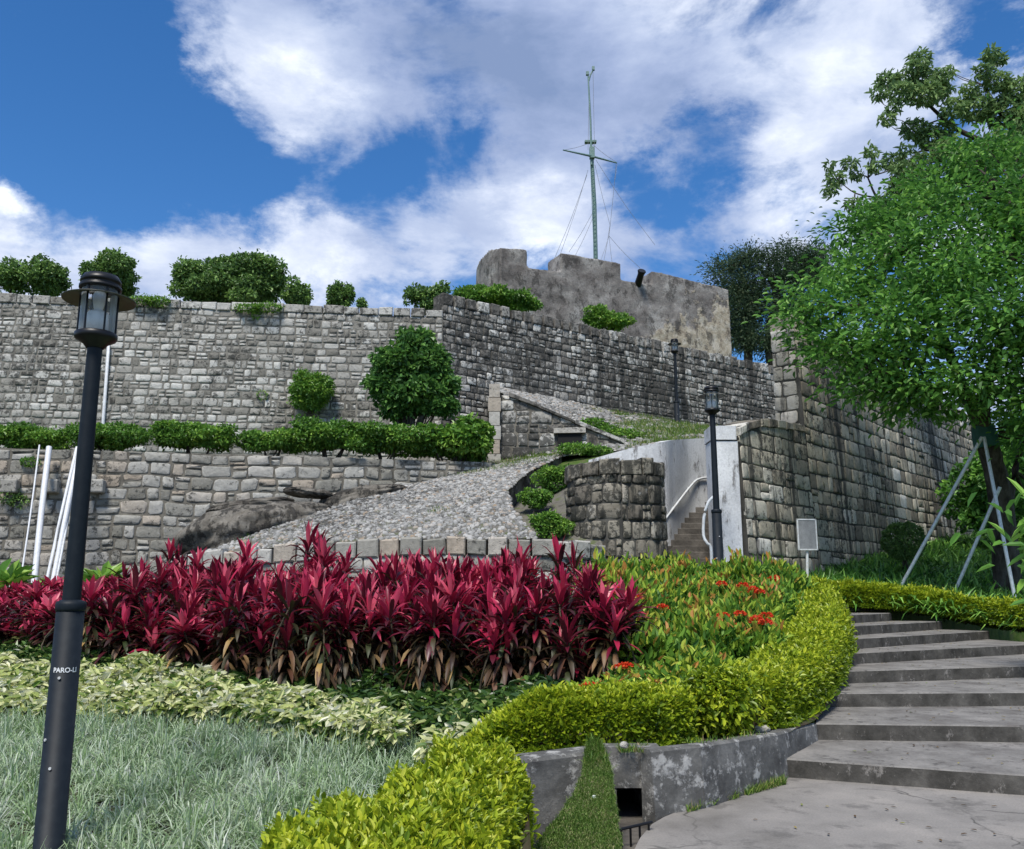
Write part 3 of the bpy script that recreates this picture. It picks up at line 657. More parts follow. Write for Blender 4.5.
# light quoin pillar at its left end
for k in range(7):
    z0 = 5.2+k*.45
    if z0 < a4[2]+.15:
        ww = .40 if k % 2 else .34
        q = DS(np.array([-.17]), np.array([z0+.21]), np.array([.02]))[0]; box(mbd, q, (ww, .5, .43), 0, .75+.2*rng.random(), 2)
tag(mbd.build('ramp_parapet', [M_mid, M_mort, M_low]), 'small gabled stone parapet with a sloping top and dark square hole, behind the cobbled ramp', 'stone wall')
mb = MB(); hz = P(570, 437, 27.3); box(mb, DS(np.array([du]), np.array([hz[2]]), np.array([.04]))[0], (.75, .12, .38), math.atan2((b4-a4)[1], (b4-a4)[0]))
hole = mb.build('hole', plain('painted hole shadow', (.01, .01, .01), .95), bpy.data.objects['ramp_parapet'])  # solid near-black box on the wall; its colour stands for the shaded recess
mb = MB(); box(mb, DS(np.array([du]), np.array([hz[2]+.27]), np.array([.08]))[0], (1.0, .2, .16), math.atan2((b4-a4)[1], (b4-a4)[0]), .8); mb.build('lintel', M_low, bpy.data.objects['ramp_parapet'])

# poly surfaces (curved walls)
def polysurf(pts, n=10):
    c = np.array(curve(pts, n)); dl = np.linalg.norm(np.diff(c[:, :2], axis=0), axis=1); s = np.concatenate([[0], np.cumsum(dl)])
    def f(u, v, d):
        uc = np.clip(u, 0, s[-1]); x = np.interp(uc, s, c[:, 0]); y = np.interp(uc, s, c[:, 1])
        e = .15; x2 = np.interp(np.minimum(uc+e, s[-1]), s, c[:, 0]); y2 = np.interp(np.minimum(uc+e, s[-1]), s, c[:, 1]); x1 = np.interp(np.maximum(uc-e, 0), s, c[:, 0]); y1 = np.interp(np.maximum(uc-e, 0), s, c[:, 1])
        l = np.hypot(x2-x1, y2-y1)+1e-9; tx, ty = (x2-x1)/l, (y2-y1)/l; ov = (u-uc)
        return np.stack([x+ty*d+tx*ov, y-tx*d+ty*ov, v+0*x], -1)
    return f, s[-1], lambda u: float(np.interp(u, s, c[:, 2]))
RF = [P(150, 562, 20.6), P(215, 551, 20.2), P(290, 545, 19.8), P(370, 540, 19.5), P(450, 537, 19.2), P(535, 538, 19.1), P(575, 541, 19.3), P(604, 547, 19.9)]
fS, fL, fz = polysurf(RF)
mbf = MB(); masonry(mbf, fS, fL, lambda u: fz(u)-.38, lambda u: 1.0, .48, .38, relief=.045, seed=41, irr=.12, split=.04, sq=.3, back=.05)
backing(mbf, fS, fL, lambda u: fz(u)-.39, lambda u: 1.0, .45, 1, nu=60); coping(mbf, fS, fL, lambda u: fz(u)-.38, .46, .37, .5, seed=12, gap=.035, over=.05, m=0)
tag(mbf.build('ramp_wall', [M_low, M_mort]), 'low curved wall of square pale granite blocks edging the cobbled ramp, just behind the red plants', 'stone wall')
# bastion
bc = np.array([2.44, 21.2]); BR = 1.12
def bS(u, v, d):
    an = u/BR; rr = BR+d+.05*(4.7-v)*.4; return np.stack([bc[0]+rr*np.sin(an-pi), bc[1]+rr*np.cos(an-pi), v+0*u], -1)
def btop(u): return 4.36+.05*sin(u)
bL = 2*pi*BR
mbb = MB(); masonry(mbb, lambda u, v, d: bS(-u, v, d), bL, btop, lambda u: 1.2, .42, .42, relief=.06, seed=51, irr=.16, split=.08, sq=.32)
backing(mbb, lambda u, v, d: bS(-u, v, d), bL, btop, lambda u: 1.2, .4, 1, nu=48); coping(mbb, lambda u, v, d: bS(-u, v, d), bL, btop, .42, .36, .35, seed=14, gap=.03)
lathe(mbb, (bc[0], bc[1], 0), [(.9, 4.5), (0, 4.52)], 24, .5, 1)
tag(mbb.build('round_bastion', [M_bast, M_mortd]), 'round black-stained stone bastion left of the narrow stairway', 'bastion')

# cobbled ramp
RG = [[P(190, 557, 20.4), P(290, 546, 19.8), P(370, 541, 19.5), P(450, 538, 19.2), P(538, 539, 19.15)],
      [P(275, 527, 21.6), P(340, 521, 21.3), P(400, 516, 21.2), P(460, 513, 21), P(514, 511, 21)],
      [P(340, 505, 23), P(385, 501, 22.9), P(430, 497, 22.8), P(470, 493, 22.7), P(508, 490, 22.6)],
      [P(410, 486, 24.6), P(440, 482, 24.6), P(470, 479, 24.6), P(500, 475, 24.5), P(532, 470, 24.4)],
      [P(468, 472, 26.2), P(495, 468, 26.2), P(515, 464, 26.3), P(537, 460, 26.4), P(562, 456, 26.4)],
      [P(485, 462, 28.0), P(525, 458, 27.6), P(552, 455, 27.6), P(582, 450, 27.5), P(606, 451, 26.5)]]
RV, rf = patch(RG, 8, 8, .03, 1.5); mb = MB(); mb.add(RV, rf, .5, 0, True)
structure(mb.build('ramp_bed', M_peb))
def cobbles(name, RV, nu_, nv_, s0, s1, slope, fill, label, vmax=.9):
    mb = MB(); gA, gB = np.meshgrid(np.arange(0, nu_), np.arange(0, nv_)); r_, k_ = RV.shape[:2]
    uu = (gA.ravel()+rng.random(gA.size)*.9)/nu_*(k_-1.01); vv = (gB.ravel()+rng.random(gA.size)*.9)/nv_*(r_*vmax-1.01)
    i = vv.astype(int); j = uu.astype(int); fa = (vv-i)[:, None]; fb_ = (uu-j)[:, None]
    cp = (RV[i, j]*(1-fa)+RV[i+1, j]*fa)*(1-fb_)+(RV[i, j+1]*(1-fa)+RV[i+1, j+1]*fa)*fb_
    cp = cp[(rng.random(len(cp)) < fill) & (sn(cp[:, 0]*2.7, cp[:, 1]*2.7, 8) < .8)]; n = len(cp)
    nsd = 7; th = np.arange(nsd)*2*pi/nsd; size = s0+s1*rng.random(n)**1.5; an = rng.random(n)*pi; asp = .6+.4*rng.random(n)
    V = []
    for s, z in ((1.0, -.02), (.92, .45), (.55, .72)):
        x = size[:, None]*s*np.cos(th)*(1+rng.normal(0, .12, (n, nsd))); y = size[:, None]*s*np.sin(th)*asp[:, None]*(1+rng.normal(0, .12, (n, nsd)))
        X = x*np.cos(an)[:, None]-y*np.sin(an)[:, None]; Y = x*np.sin(an)[:, None]+y*np.cos(an)[:, None]
        V.append(np.stack([cp[:, :1]+X, cp[:, 1:2]+Y, cp[:, 2:]+slope*Y+size[:, None]*z*.8+0*X], -1))
    V = np.concatenate(V, 1); b0 = (np.arange(n)*nsd*3)[:, None]; Fq = [b0+[q*nsd+j, q*nsd+(j+1) % nsd, (q+1)*nsd+(j+1) % nsd, (q+1)*nsd+j] for q in range(2) for j in range(nsd)]
    val = rng.random(n); mb.add(V, np.concatenate(Fq), np.tile(val, len(Fq)), 0, True); mb.add(V, b0+2*nsd+np.arange(nsd), val, 0, True)
    return tag(mb.build(name, M_cob), kind='stuff', label=label, cat='cobbles')
cobbles('cobbles', RV, 84, 112, .024, .05, .42, .84, 'small grey cobbles set closely over the sloping ramp')
# kerb and planting pocket
KB = [P(562, 457, 26.4), P(520, 479, 24), P(507, 500, 22.3), P(516, 521, 20.7), P(534, 536, 19.7)]
kS, kL, kz = polysurf(KB[::-1]); mb = MB(); backing(mb, lambda u, v, d: kS(u, v, d), kL, lambda u: kz(u)+.08, lambda u: kz(u)-.75, .14, 0, nu=40, nv=3)
tag(mb.build('ramp_kerb', M_rock), 'curved grey kerb wall on the right edge of the cobbled ramp', 'kerb')
PK = [[k-[0, 0, .5], (k+q)/2-[0, 0, .42], q] for k, q in zip(KB, [P(602, 455, 25.6), P(592, 470, 23.8), P(588, 492, 22.4), P(590, 520, 20.9), P(604, 547, 19.9)])]
POCK, pf = patch(PK, 6, 6, .04, 2); mb = MB(); mb.add(POCK, pf, .5, 0, True); structure(mb.build('planting_pocket', M_peb))
mb = MB(); gp, gpf = patch([[P(548, 463, 25.6)-[0, 0, .3], P(612, 459, 24.6)], [P(548, 456, 28), P(616, 450, 27.2)]], 6, 6, .04, 2); mb.add(gp, gpf, .5, 0, True); structure(mb.build('pocket_soil', M_turf))
# upper slope behind the whitewashed wall
UG = [[P(485, 462, 28.0), P(552, 455, 27.6), P(610, 451, 26.4), P(664, 444, 26.3), P(735, 440, 26.5)],
      [P(540, 440, 29.5), P(585, 431, 30), P(635, 430, 30.3), P(685, 433, 31), P(745, 436, 31)],
      [P(540, 405, 33.3), P(590, 409, 34.3), P(640, 416, 36.3), P(690, 424, 38), P(770, 432, 40)]]
UV, uf = patch(UG, 10, 10, .08, 1.2); mb = MB(); mb.add(UV, uf, .5, 0, True); structure(mb.build('upper_slope', mix2('grassy slope', (.16, .15, .13), (.10, .13, .04), 1.1, cc=(.05, .10, .015), lo=.4, hi=.6)))
mb = MB(); rv, rf2 = patch([[P(506, 396, 28.4), P(560, 418, 28.4), P(626, 444, 28)], [P(495, 387, 32.6), P(570, 400, 34.6), P(640, 420, 36.2)]], 8, 8, .05, 2)
mb.add(rv, rf2, .5, 0, True); structure(mb.build('upper_ramp', M_peb))
cobbles('upper_cobbles', rv, 60, 50, .04, .06, .2, .85, 'cobbles paving the strip behind the sloping stone parapet', 1.0)
cobbles('slope_cobbles', UV, 120, 70, .04, .06, .25, .35, 'loose cobbles showing through the grass of the upper slope', 1.0)
# terraces
mb = MB(); mb.add(*patch([[(-26, 23.2, 5.3), (-10, 25.0, 5.4), (.3, 26.8, 5.3)], [(-26, 27.5, 5.6), (-12, 29.6, 5.7), (-.5, 31.5, 5.7)]], 8, 8, .05, 1)); structure(mb.build('terrace', M_turf))
mb = MB(); prism(mb, [(-26, 28.5), (-2.4, 31.3), (13.5, 42.6), (30, 60), (30, 110), (-60, 110), (-60, 28.5)], -.8, 11.3); structure(mb.build('hilltop', M_turf))
mb = MB(); prism(mb, [(8.6, 25.5), (22, 40.5), (60, 60), (13.5, 42.0)], -.8, 6.5); structure(mb.build('fort_yard', M_turf))

# ------------------------------------------------------------------ whitewashed stair wall, pier, stairs
WWb = [P(590, 545, 22.8), P(630, 545, 22.7), P(665, 545, 22.9), P(677, 530, 23.57), P(690, 512, 24.45), P(712, 500, 25.1), P(750, 495, 26.2)]
WW = [np.array([p[0], p[1], P(px, py, p[1])[2]]) for p, (px, py) in zip(WWb, [(598, 460), (628, 449), (660, 442), (675, 440), (690, 439), (712, 438), (750, 437)])]
wS, wL, wz = polysurf(WW, 6); mb = MB(); backing(mb, wS, wL, wz, lambda u: 1.2, .3, 0, nu=50, nv=10)
tag(mb.build('stair_wall', M_wash), 'flaking whitewashed wall curving behind the narrow stairway', 'wall')
stc = empty('fort_stairway', 'narrow dark stone stairway between the round bastion and the white pier', 'steps', (4.1, 20.7, 1.5))
for k in range(24):
    y0 = 20.75+k*.26; x0 = 3.3; x1 = 5.3+max(0, k-8)*.12
    mb = MB(); box(mb, ((x0+x1)/2, y0+.5, 1.55+.165*k*.5), (x1-x0, 1.0, .165*(k+1)), 0)
    bevel(mb.build('step', M_fstep, stc, loc=(4.1, 20.7, 1.5)), .012, 1)
pz = P(724, 441, 20.8)[2]; pt = P(724, 426, 20.8)[2]
pr = empty('white_pier', 'tall whitewashed gate pier with a flaking cap beside the stairway', 'pier', (4.95, 21.1, 1.5))
mb = MB(); prism(mb, [(4.68, 20.8), (5.30, 20.8), (5.25, 21.5), (4.68, 21.5)], 1.4, pz); bevel(mb.build('shaft', M_wash, pr, loc=(4.95, 21.1, 1.5)), .02)
mb = MB(); prism(mb, [(4.66, 20.77), (5.27, 20.77), (5.25, 21.52), (4.66, 21.52)], pz+.03, pt); bevel(mb.build('cap', M_wash, pr, loc=(4.95, 21.1, 1.5)), .03)
mb = MB(); tube(mb, curve([P(663, 522, 22.8), P(676, 505, 23.4), P(690, 487, 24.3), P(699, 479, 24.7), P(716, 477, 25.1)], 5), .03, 8)
for px, py, Y in ((672, 510, 23.2), (690, 487, 24.3)): p = P(px, py, Y); tube(mb, [p, p+[-.12, .2, -.05]], .018, 6)
tag(mb.build('handrail', M_rail), 'thin pale handrail fixed to the whitewashed wall above the stairs', 'handrail')
mb = MB(); tube(mb, curve([P(713, 497, 20.7), P(708, 503, 20.6), P(704, 517, 20.55), P(703.5, 535, 20.5), P(707, 543, 20.45), P(711, 549, 20.45), P(711.5, 580, 20.45)], 5), .035, 8)
tag(mb.build('handrail', M_rail), 'bent white tube handrail against the white pier, behind the lamp post', 'handrail')
mb = MB(); tube(mb, [P(712, 563.5, 20.3), P(756, 563.5, 20.3), P(757.5, 565, 20.3), P(757.5, 590, 20.3)], .028, 8)
tag(mb.build('low_rail', M_rail), 'low pale hoop rail standing at the foot of the white pier', 'rail')

# ------------------------------------------------------------------ rendered battlement on top
def batt():
    st_ = [(478, 266, 258, 44.0), (484, 258, 250, 43.2), (492, 249, 247, 42.6), (500, 247, 247, 42.3), (528, 249, 250, None), (529, 267, 0, None), (560, 271, 0, None), (561, 252, 0, None), (619, 263, 0, None), (620, 279, 0, None), (651, 284, 0, None), (652, 270, 0, None), (668, 270, 0, 0), (728, 289, 0, None)]
    a = P(500, 247, 42.3); b = P(729, 289, 47.8); obj_mb = MB()
    def at(px, py):
        x, y, z = ray(px, py); d = nrm((b-a)[:2]); n_ = np.array([d[1], -d[0]]); t = np.dot(a[:2], n_)/np.dot([x, y], n_); return np.array([x*t, y*t, EYE+z*t])
    segs = [((500, 247.5), (527, 249)), ((527, 267), (561, 271.5)), ((561, 252.5), (620, 263)), ((620, 279.5), (652, 284.5)), ((652, 270.5), (729, 289))]
    d = nrm((b-a)[:2]); back = np.array([-d[1], d[0]])
    for (p, q) in segs:
        A, B = at(*p), at(*q); e = d*.02
        prism(obj_mb, [tuple(A[:2]-e), tuple(B[:2]+e), tuple(B[:2]+e+back*1.6), tuple(A[:2]-e+back*1.6)], 10, [A[2], B[2], B[2], A[2]])
    L_ = [P(476, 268, 46), P(481, 258, 44.4), P(489, 249.5, 43.2), P(501, 247.5, 42.28)]
    for A, B in zip(L_[:-1], L_[1:]):
        zt = [A[2], B[2], 18.3, 18.0]; prism(obj_mb, [tuple(A[:2]), tuple(B[:2]), tuple(B[:2]+[1.0, 1.6]), tuple(A[:2]+[1.2, 1.2])], 10, zt)
    B = at(729, 289); bb_ = B[:2]+back*9
    prism(obj_mb, [tuple(B[:2]-d*.8), tuple(B[:2]), tuple(bb_), tuple(bb_-d*.8)], 10, [B[2]-.02]*4)
    return obj_mb, at, a, d, back
bm_, bat, ba, bd, bback = batt()
bo = tag(bm_.build('fort_battlement', [battmat()]), 'weathered rendered battlement with broad merlons crowning the hill, mast behind it', 'battlement')
rm = bo.modifiers.new('remesh', 'REMESH'); rm.mode = 'VOXEL'; rm.voxel_size = .085
tx = bpy.data.textures.new('wear', 'CLOUDS'); tx.noise_scale = .9; dm = bo.modifiers.new('wear', 'DISPLACE'); dm.texture = tx; dm.texture_coords = 'GLOBAL'; dm.strength = .10
# cannon in the embrasure
c0 = bat(634, 289)+[-bd[1]*-.2, .9, -.3]; c1 = P(642, 270.5, c0[1]-1.3)
mb = MB(); dd_ = nrm(c1-c0); pts = [c0-dd_*.9, c0-dd_*.3, c0+dd_*.7, c1-dd_*.25, c1-dd_*.12, c1-dd_*.05, c1]
cn = empty('cannon', 'dark iron cannon pointing out between two merlons of the battlement', 'cannon', tuple(c0))
tube(mb, pts, [.26, .25, .21, .17, .2, .23, .2], 14); mb.build('barrel', M_black, cn, loc=tuple(c0))
mb = MB(); q = c0-dd_*.6; prism(mb, [(q[0]-.3, q[1]-.5), (q[0]+.3, q[1]-.5), (q[0]+.3, q[1]+.8), (q[0]-.3, q[1]+.8)], q[2]-.8, q[2]-.2); mb.build('carriage', M_bark, cn, loc=tuple(c0))

# ------------------------------------------------------------------ signal mast
MY = 50.
M_mast = plain('pale green mast paint', (.10, .19, .17), .5, wear=(.22, .30, .27)); M_wire = plain('wire', (.16, .17, .18), .5)
mo = P(596, 275, MY); ms = empty('signal_mast', 'tall pale green signal mast with a cross yard and stay wires above the fort', 'mast', tuple(mo))
def part(mb, name, m, par=ms): return mb.build(name, m, par, loc=tuple(par.location))
mb = MB(); tube(mb, [mo, P(594.6, 205, MY), P(592, 158, MY)], [.14, .12, .10], 10); part(mb, 'lower_mast', M_mast)
mb = MB(); tube(mb, [P(591.5, 165, MY-.15), P(590.5, 120, MY-.1), P(588, 73, MY)], [.075, .06, .045], 8); part(mb, 'topmast', M_mast)
mb = MB(); tube(mb, [P(563, 150, MY-1), P(591, 156, MY-.3), P(617, 163, MY+.3)], [.04, .07, .04], 8); box(mb, P(590.5, 142, MY), (.7, .3, .12)); box(mb, P(592, 153, MY-.2), (.3, .3, .7)); part(mb, 'yard', M_mast)
mb = MB(); tube(mb, curve([P(588.5, 82, MY), P(590.5, 75, MY), P(593, 70, MY)], 4), .05, 6); box(mb, P(587.5, 73.5, MY), (.18, .18, .22)); box(mb, P(593.3, 68.5, MY), (.16, .16, .24)); part(mb, 'gaff', M_mast)
mb = MB()
for k in range(26):
    t = k/25; p = P(596-4*t, 270-105*t, MY-.17); tube(mb, [p-[.09, 0, 0], p+[.09, 0, 0]], .015, 5)
for s in (-.09, .09): tube(mb, [mo+[s, -.17, 0], P(592, 163, MY-.17)+[s, 0, 0]], .02, 5)
part(mb, 'ladder', M_mast)
mb = MB()
for A, B in (((590, 143), (564, 150)), ((591, 143), (616, 162)), ((593, 71), (594.5, 150)), ((616, 164), (609, 236)), ((617, 164), (615, 180)), ((609, 236), (600, 262)), ((609, 236), (640, 268)), ((609, 236), (612, 262)), ((588, 170), (560, 255)), ((587, 175), (553, 262)), ((593, 212), (569, 252)), ((594, 215), (575, 256)), ((596, 160), (655, 245)), ((595, 165), (610, 225)), ((610, 225), (604, 260)), ((589, 95), (588, 150))):
    p = P(*A, MY); q = P(*B, MY-.5); m_ = (p+q)/2-[0, 0, .03*np.linalg.norm(p-q)]; tube(mb, curve([p, m_, q], 3), .011, 4, cap=False)
part(mb, 'stay_wires', M_wire)

# ------------------------------------------------------------------ boulders
def boulder(px, py, Y, w, d, h, label, rz=0, tilt=0, seed=0):
    c = P(px, py, Y); n1, n2 = 90, 50; th, ph = np.meshgrid(np.linspace(0, 2*pi, n1, endpoint=False), np.linspace(-pi/2, pi/2, n2))
    x = np.cos(th)*np.abs(np.cos(ph))**.7; y = np.sin(th)*np.abs(np.cos(ph))**.7; z = np.sign(np.sin(ph))*np.abs(np.sin(ph))**.8
    k = 1+.17*sn(x*2.2+seed, y*2.2+z*2, seed)+.08*np.abs(sn(x*5, z*5+y*5, seed+1))+.03*sn(x*15, z*14+y*12, 3)
    V = np.stack([x*w*k, y*d*k, z*h*k+x*tilt], -1).reshape(-1, 3); R = np.array([[cos(rz), -sin(rz), 0], [sin(rz), cos(rz), 0], [0, 0, 1]]); V = V@R.T
    I = np.arange(n1*n2).reshape(n2, n1); J = np.roll(I, -1, 1); mb = MB(); mb.add(V, np.stack([I[:-1], J[:-1], J[1:], I[1:]], -1).reshape(-1, 4), .5, 0, True)
    o = mb.build('boulder', M_rock); o.location = c; return tag(o, label, 'rock', 'boulders at the foot of the terrace wall')
boulder(262, 530, 22.6, 1.75, .9, .62, 'largest rounded grey boulder left of the cobbled ramp', .25, .35, 1)
boulder(248, 506, 23.3, 1.05, .5, .17, 'flat grey slab boulder lying on top of the largest boulder', .1, .12, 2)
boulder(360, 501, 24.0, 1.15, .6, .32, 'smaller pale boulder between the largest boulder and the top of the ramp', .15, .25, 3)
boulder(309, 493, 23.7, .62, .4, .13, 'small thin slab rock wedged above the boulders against the wall', .0, -.05, 4)

# ------------------------------------------------------------------ lamps
def make_lamp(loc, label, text=False, group='black post lamps'):
    t = empty('street_lamp', label, 'street lamp', loc, group)
    def B(mb, name, m, p=None): o = mb.build(name, m, p or t); return o
    mb = MB(); lathe(mb, (0, 0, 0), [(.15, -.4), (.15, -.02), (.108, -.01), (.102, 1.77), (.0, 1.775)], 32); B(mb, 'lower_post', M_iron)
    mb = MB(); lathe(mb, (0, 0, 0), [(.09, 1.76), (.106, 1.765), (.112, 1.78), (.112, 1.815), (.106, 1.835), (.07, 1.85)], 32); B(mb, 'collar', M_iron)
    mb = MB(); lathe(mb, (0, 0, 0), [(.068, 1.85), (.058, 3.9)], 28); B(mb, 'upper_post', M_iron)
    mb = MB(); lathe(mb, (0, 0, 0), [(.068, 3.88), (.1, 3.92), (.155, 3.95), (.165, 3.965), (.165, 4.0), (.15, 4.01), (.0, 4.012)], 32); LN = B(mb, 'lantern', M_black)
    mb = MB(); lathe(mb, (0, 0, 0), [(.138, 4.012), (.138, 4.385)], 32); B(mb, 'glass', M_glass, LN)
    mb = MB(); lathe(mb, (0, 0, 0), [(.0, 4.02), (.088, 4.02), (.088, 4.17), (.07, 4.19), (.0, 4.19)], 24); B(mb, 'diffuser', M_diff, LN)
    mb = MB(); lathe(mb, (0, 0, 0), [(.0, 4.19), (.03, 4.2), (.045, 4.26), (.055, 4.33), (.03, 4.385), (0, 4.39)], 16); B(mb, 'bulb', M_diff, LN)
    for k in range(6):
        an = 2*pi*k/6+.3; mb = MB(); p = np.array([.145*cos(an), .145*sin(an), 4.0]); tube(mb, [p, p+[0, 0, .39]], .008, 6); B(mb, 'cage_bar', M_black, LN)
    mb = MB(); lathe(mb, (0, 0, 0), [(.15, 4.325), (.285, 4.285), (.288, 4.293), (.15, 4.335)], 40); B(mb, 'brim', plain('lamp brim paint', (.055, .058, .045), .5), LN)
    mb = MB(); lathe(mb, (0, 0, 0), [(.0, 4.385), (.15, 4.38), (.165, 4.385), (.165, 4.41), (.15, 4.415), (.15, 4.435), (.16, 4.44), (.16, 4.46), (.135, 4.50), (.05, 4.52), (0, 4.525)], 32); B(mb, 'cap', M_black, LN)
    for (an, z) in ((-1.45, 1.27), (-2.1, .82), (-1.5, .62)):
        mb = MB(); p = np.array([.105*cos(an), .105*sin(an), z]); tube(mb, [p, p*[1.08, 1.08, 1]], .011, 8); B(mb, 'screw', plain('pale screw', (.6, .6, .6), .4))
    if text:
        cu = bpy.data.curves.new('pole_text', 'FONT'); cu.body = 'PARO-LI'; cu.size = .05; cu.align_x = 'CENTER'; cu.extrude = .0; cu.offset = .0012
        to = bpy.data.objects.new('pole_text', cu); COL.objects.link(to); dg = bpy.context.evaluated_depsgraph_get(); me = bpy.data.meshes.new_from_object(to.evaluated_get(dg)); bpy.data.objects.remove(to)
        an0 = math.atan2(-t.location[1], -t.location[0])
        for v in me.vertices:
            x, y = v.co.x*.95, v.co.y; aa = an0+x/.104; v.co = (.1058*cos(aa), .1058*sin(aa), 1.31+y)
        me.materials.append(plain('white lettering', (.85, .85, .85), .5)); o = bpy.data.objects.new('lettering', me); COL.objects.link(o); o.parent = t
    return t
lb = P(51, 840, 7.15); l1 = make_lamp((P(62, 700, 7.15)[0], 7.15, 1.6-1.81), 'nearest black post lamp on the left, standing in the silvery grass, with white lettering', True)
# lettering height: aligned with the mark on the post
l2p = P(716.5, 511, 19.0); l2 = make_lamp((l2p[0], 19.0, l2p[2]-1.81), 'black post lamp in the middle distance in front of the white pier and stairway')
l3p = P(676.5, 402, 36.4); l3 = make_lamp((l3p[0], 36.4, l3p[2]-1.81), 'smallest farthest black post lamp against the dark middle wall', group='black post lamps')
l1.rotation_euler[1] = radians(.1)

# ------------------------------------------------------------------ pipes, board, poles
def pipe(A, B, Ya, Yb, r, m, label, top_bend=False):
    p, q = P(*A, Ya), P(*B, Yb); mb = MB(); pts = [q, q+(p-q)*.5+[.015, 0, 0], p]
    if top_bend: pts[-1] = p+[.03, .06, -.02]
    tube(mb, curve(pts, 4), r, 10); return tag(mb.build('leaning_pipe', m), label, 'pipe', 'pipes leaning on the terrace wall')
pipe((39.5, 445), (21.5, 575), 23.9, 22.7, .022, M_white, 'thinnest leftmost white pipe leaning on the terrace wall')
pipe((47, 446), (33.5, 590), 23.9, 22.6, .075, M_white, 'thick white pipe leaning by itself on the terrace wall', True)
pipe((75, 446), (46, 585), 23.8, 22.6, .042, M_white, 'left pipe of the close bundle leaning beside the near lamp post', True)
pipe((78.5, 446), (52.5, 585), 23.8, 22.5, .065, M_white, 'thick middle pipe of the close bundle beside the near lamp post', True)
pipe((76, 470), (56.5, 580), 23.8, 22.4, .028, M_rail, 'thin right pipe of the close bundle beside the near lamp post')
yw = onwall(108, 345, a2, b2, .12, .03); mb = MB(); tube(mb, [P(103, 425, yw-.02), P(108.5, 346, yw), P(108.9, 342, yw+.15)], .055, 8); tag(mb.build('downpipe', M_white), 'white drainpipe running down the upper left wall behind the near lamp', 'pipe')
sb = P(806.5, 578, 22.1); sg = empty('information_board', 'grey rectangular information board on a thin post before the streaked wall', 'sign', tuple(sb))
mb = MB(); tube(mb, [sb-[0, 0, .4], P(807, 546, 22.1)], .035, 8); mb.build('post', M_rail, sg, loc=tuple(sb))
pc = P(807, 534.5, 22.05); mb = MB(); box(mb, pc, (.46, .03, .72), .12); bevel(mb.build('panel', mix2('faded board face', (.20, .21, .22), (.27, .28, .29), 6, bs=0, bscale=60), sg, loc=tuple(sb)), .005)
mb = MB()
for (dx, dz, sx, sz) in ((-.235, 0, .03, .75), (.235, 0, .03, .75), (0, .365, .5, .03), (0, -.365, .5, .03)):
    box(mb, pc+[dx*cos(.12), dx*sin(.12), dz], (sx, .05, sz), .12)
mb.build('frame', M_rail, sg, loc=tuple(sb))

# ================================================================== plants
M_cord = leafmat('crimson cordyline leaves', [(0, (0.031, 0.031, 0.013)), (.2, (0.050, 0.013, 0.016)), (.42, (0.134, 0.007, 0.025)), (.65, (0.291, 0.011, 0.039)), (.85, (0.538, 0.031, 0.095)), (1, (0.672, 0.112, 0.168))], .25, .38, .5, scale=2, amt=.12)
M_cordl = leafmat('dull lower cordyline leaves', [(0, (.03, .05, .015)), (.4, (.07, .045, .025)), (.75, (.12, .05, .03)), (.95, (.30, .20, .09)), (1, (.4, .25, .08))], .2, .5, scale=2, amt=.15)
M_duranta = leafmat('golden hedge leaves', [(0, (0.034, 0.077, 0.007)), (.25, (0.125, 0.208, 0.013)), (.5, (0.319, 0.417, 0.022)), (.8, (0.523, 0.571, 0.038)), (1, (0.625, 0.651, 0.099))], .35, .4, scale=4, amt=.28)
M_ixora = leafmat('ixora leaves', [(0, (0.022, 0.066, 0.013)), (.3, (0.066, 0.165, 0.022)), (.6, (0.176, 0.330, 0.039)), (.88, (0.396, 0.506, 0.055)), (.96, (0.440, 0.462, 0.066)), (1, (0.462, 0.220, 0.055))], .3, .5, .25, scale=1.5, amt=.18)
M_flower = leafmat('orange red flowers', [(0, (.55, .02, .012)), (.6, (.75, .07, .02)), (1, (.85, .16, .05))], .3, .5)
M_cream2 = leafmat('cream variegated leaves', [(0, (0.035, 0.094, 0.016)), (.25, (0.127, 0.228, 0.040)), (.45, (0.536, 0.591, 0.202)), (.7, (0.700, 0.700, 0.403)), (1, (0.700, 0.700, 0.564))], .3, .4, .5, scale=2.2, amt=.15)
M_sgreen = leafmat('plain schefflera leaves', [(0, (0.017, 0.046, 0.010)), (.5, (0.050, 0.111, 0.023)), (.85, (0.129, 0.221, 0.039)), (1, (0.500, 0.520, 0.208))], .25, .35, .5)
M_lir = leafmat('silver striped grass', [(0, (0.079, 0.171, 0.043)), (.3, (0.211, 0.329, 0.134)), (.65, (0.421, 0.525, 0.342)), (1, (0.605, 0.630, 0.572))], .25, .45, scale=1.6, amt=.2)
M_bush = leafmat('dark bush leaves', [(0, (0.047, 0.094, 0.028)), (.45, (0.117, 0.220, 0.059)), (.8, (0.265, 0.418, 0.105)), (1, (0.501, 0.650, 0.164))], .25, .4, scale=.9, amt=.2)
M_bushb = leafmat('bright bush leaves', [(0, (0.036, 0.103, 0.015)), (.45, (0.108, 0.251, 0.037)), (.8, (0.268, 0.444, 0.066)), (1, (0.500, 0.665, 0.119))], .3, .4, scale=.9, amt=.2)
M_tree = leafmat('tree leaves', [(0, (0.033, 0.095, 0.024)), (.4, (0.082, 0.216, 0.043)), (.75, (0.179, 0.391, 0.067)), (1, (0.372, 0.621, 0.121))], .38, .45, .3, scale=.45, amt=.28)
M_pale = leafmat('pale tree leaves', [(0, (0.098, 0.170, 0.066)), (.5, (0.207, 0.321, 0.123)), (1, (0.415, 0.548, 0.208))], .3, .45, scale=.5)
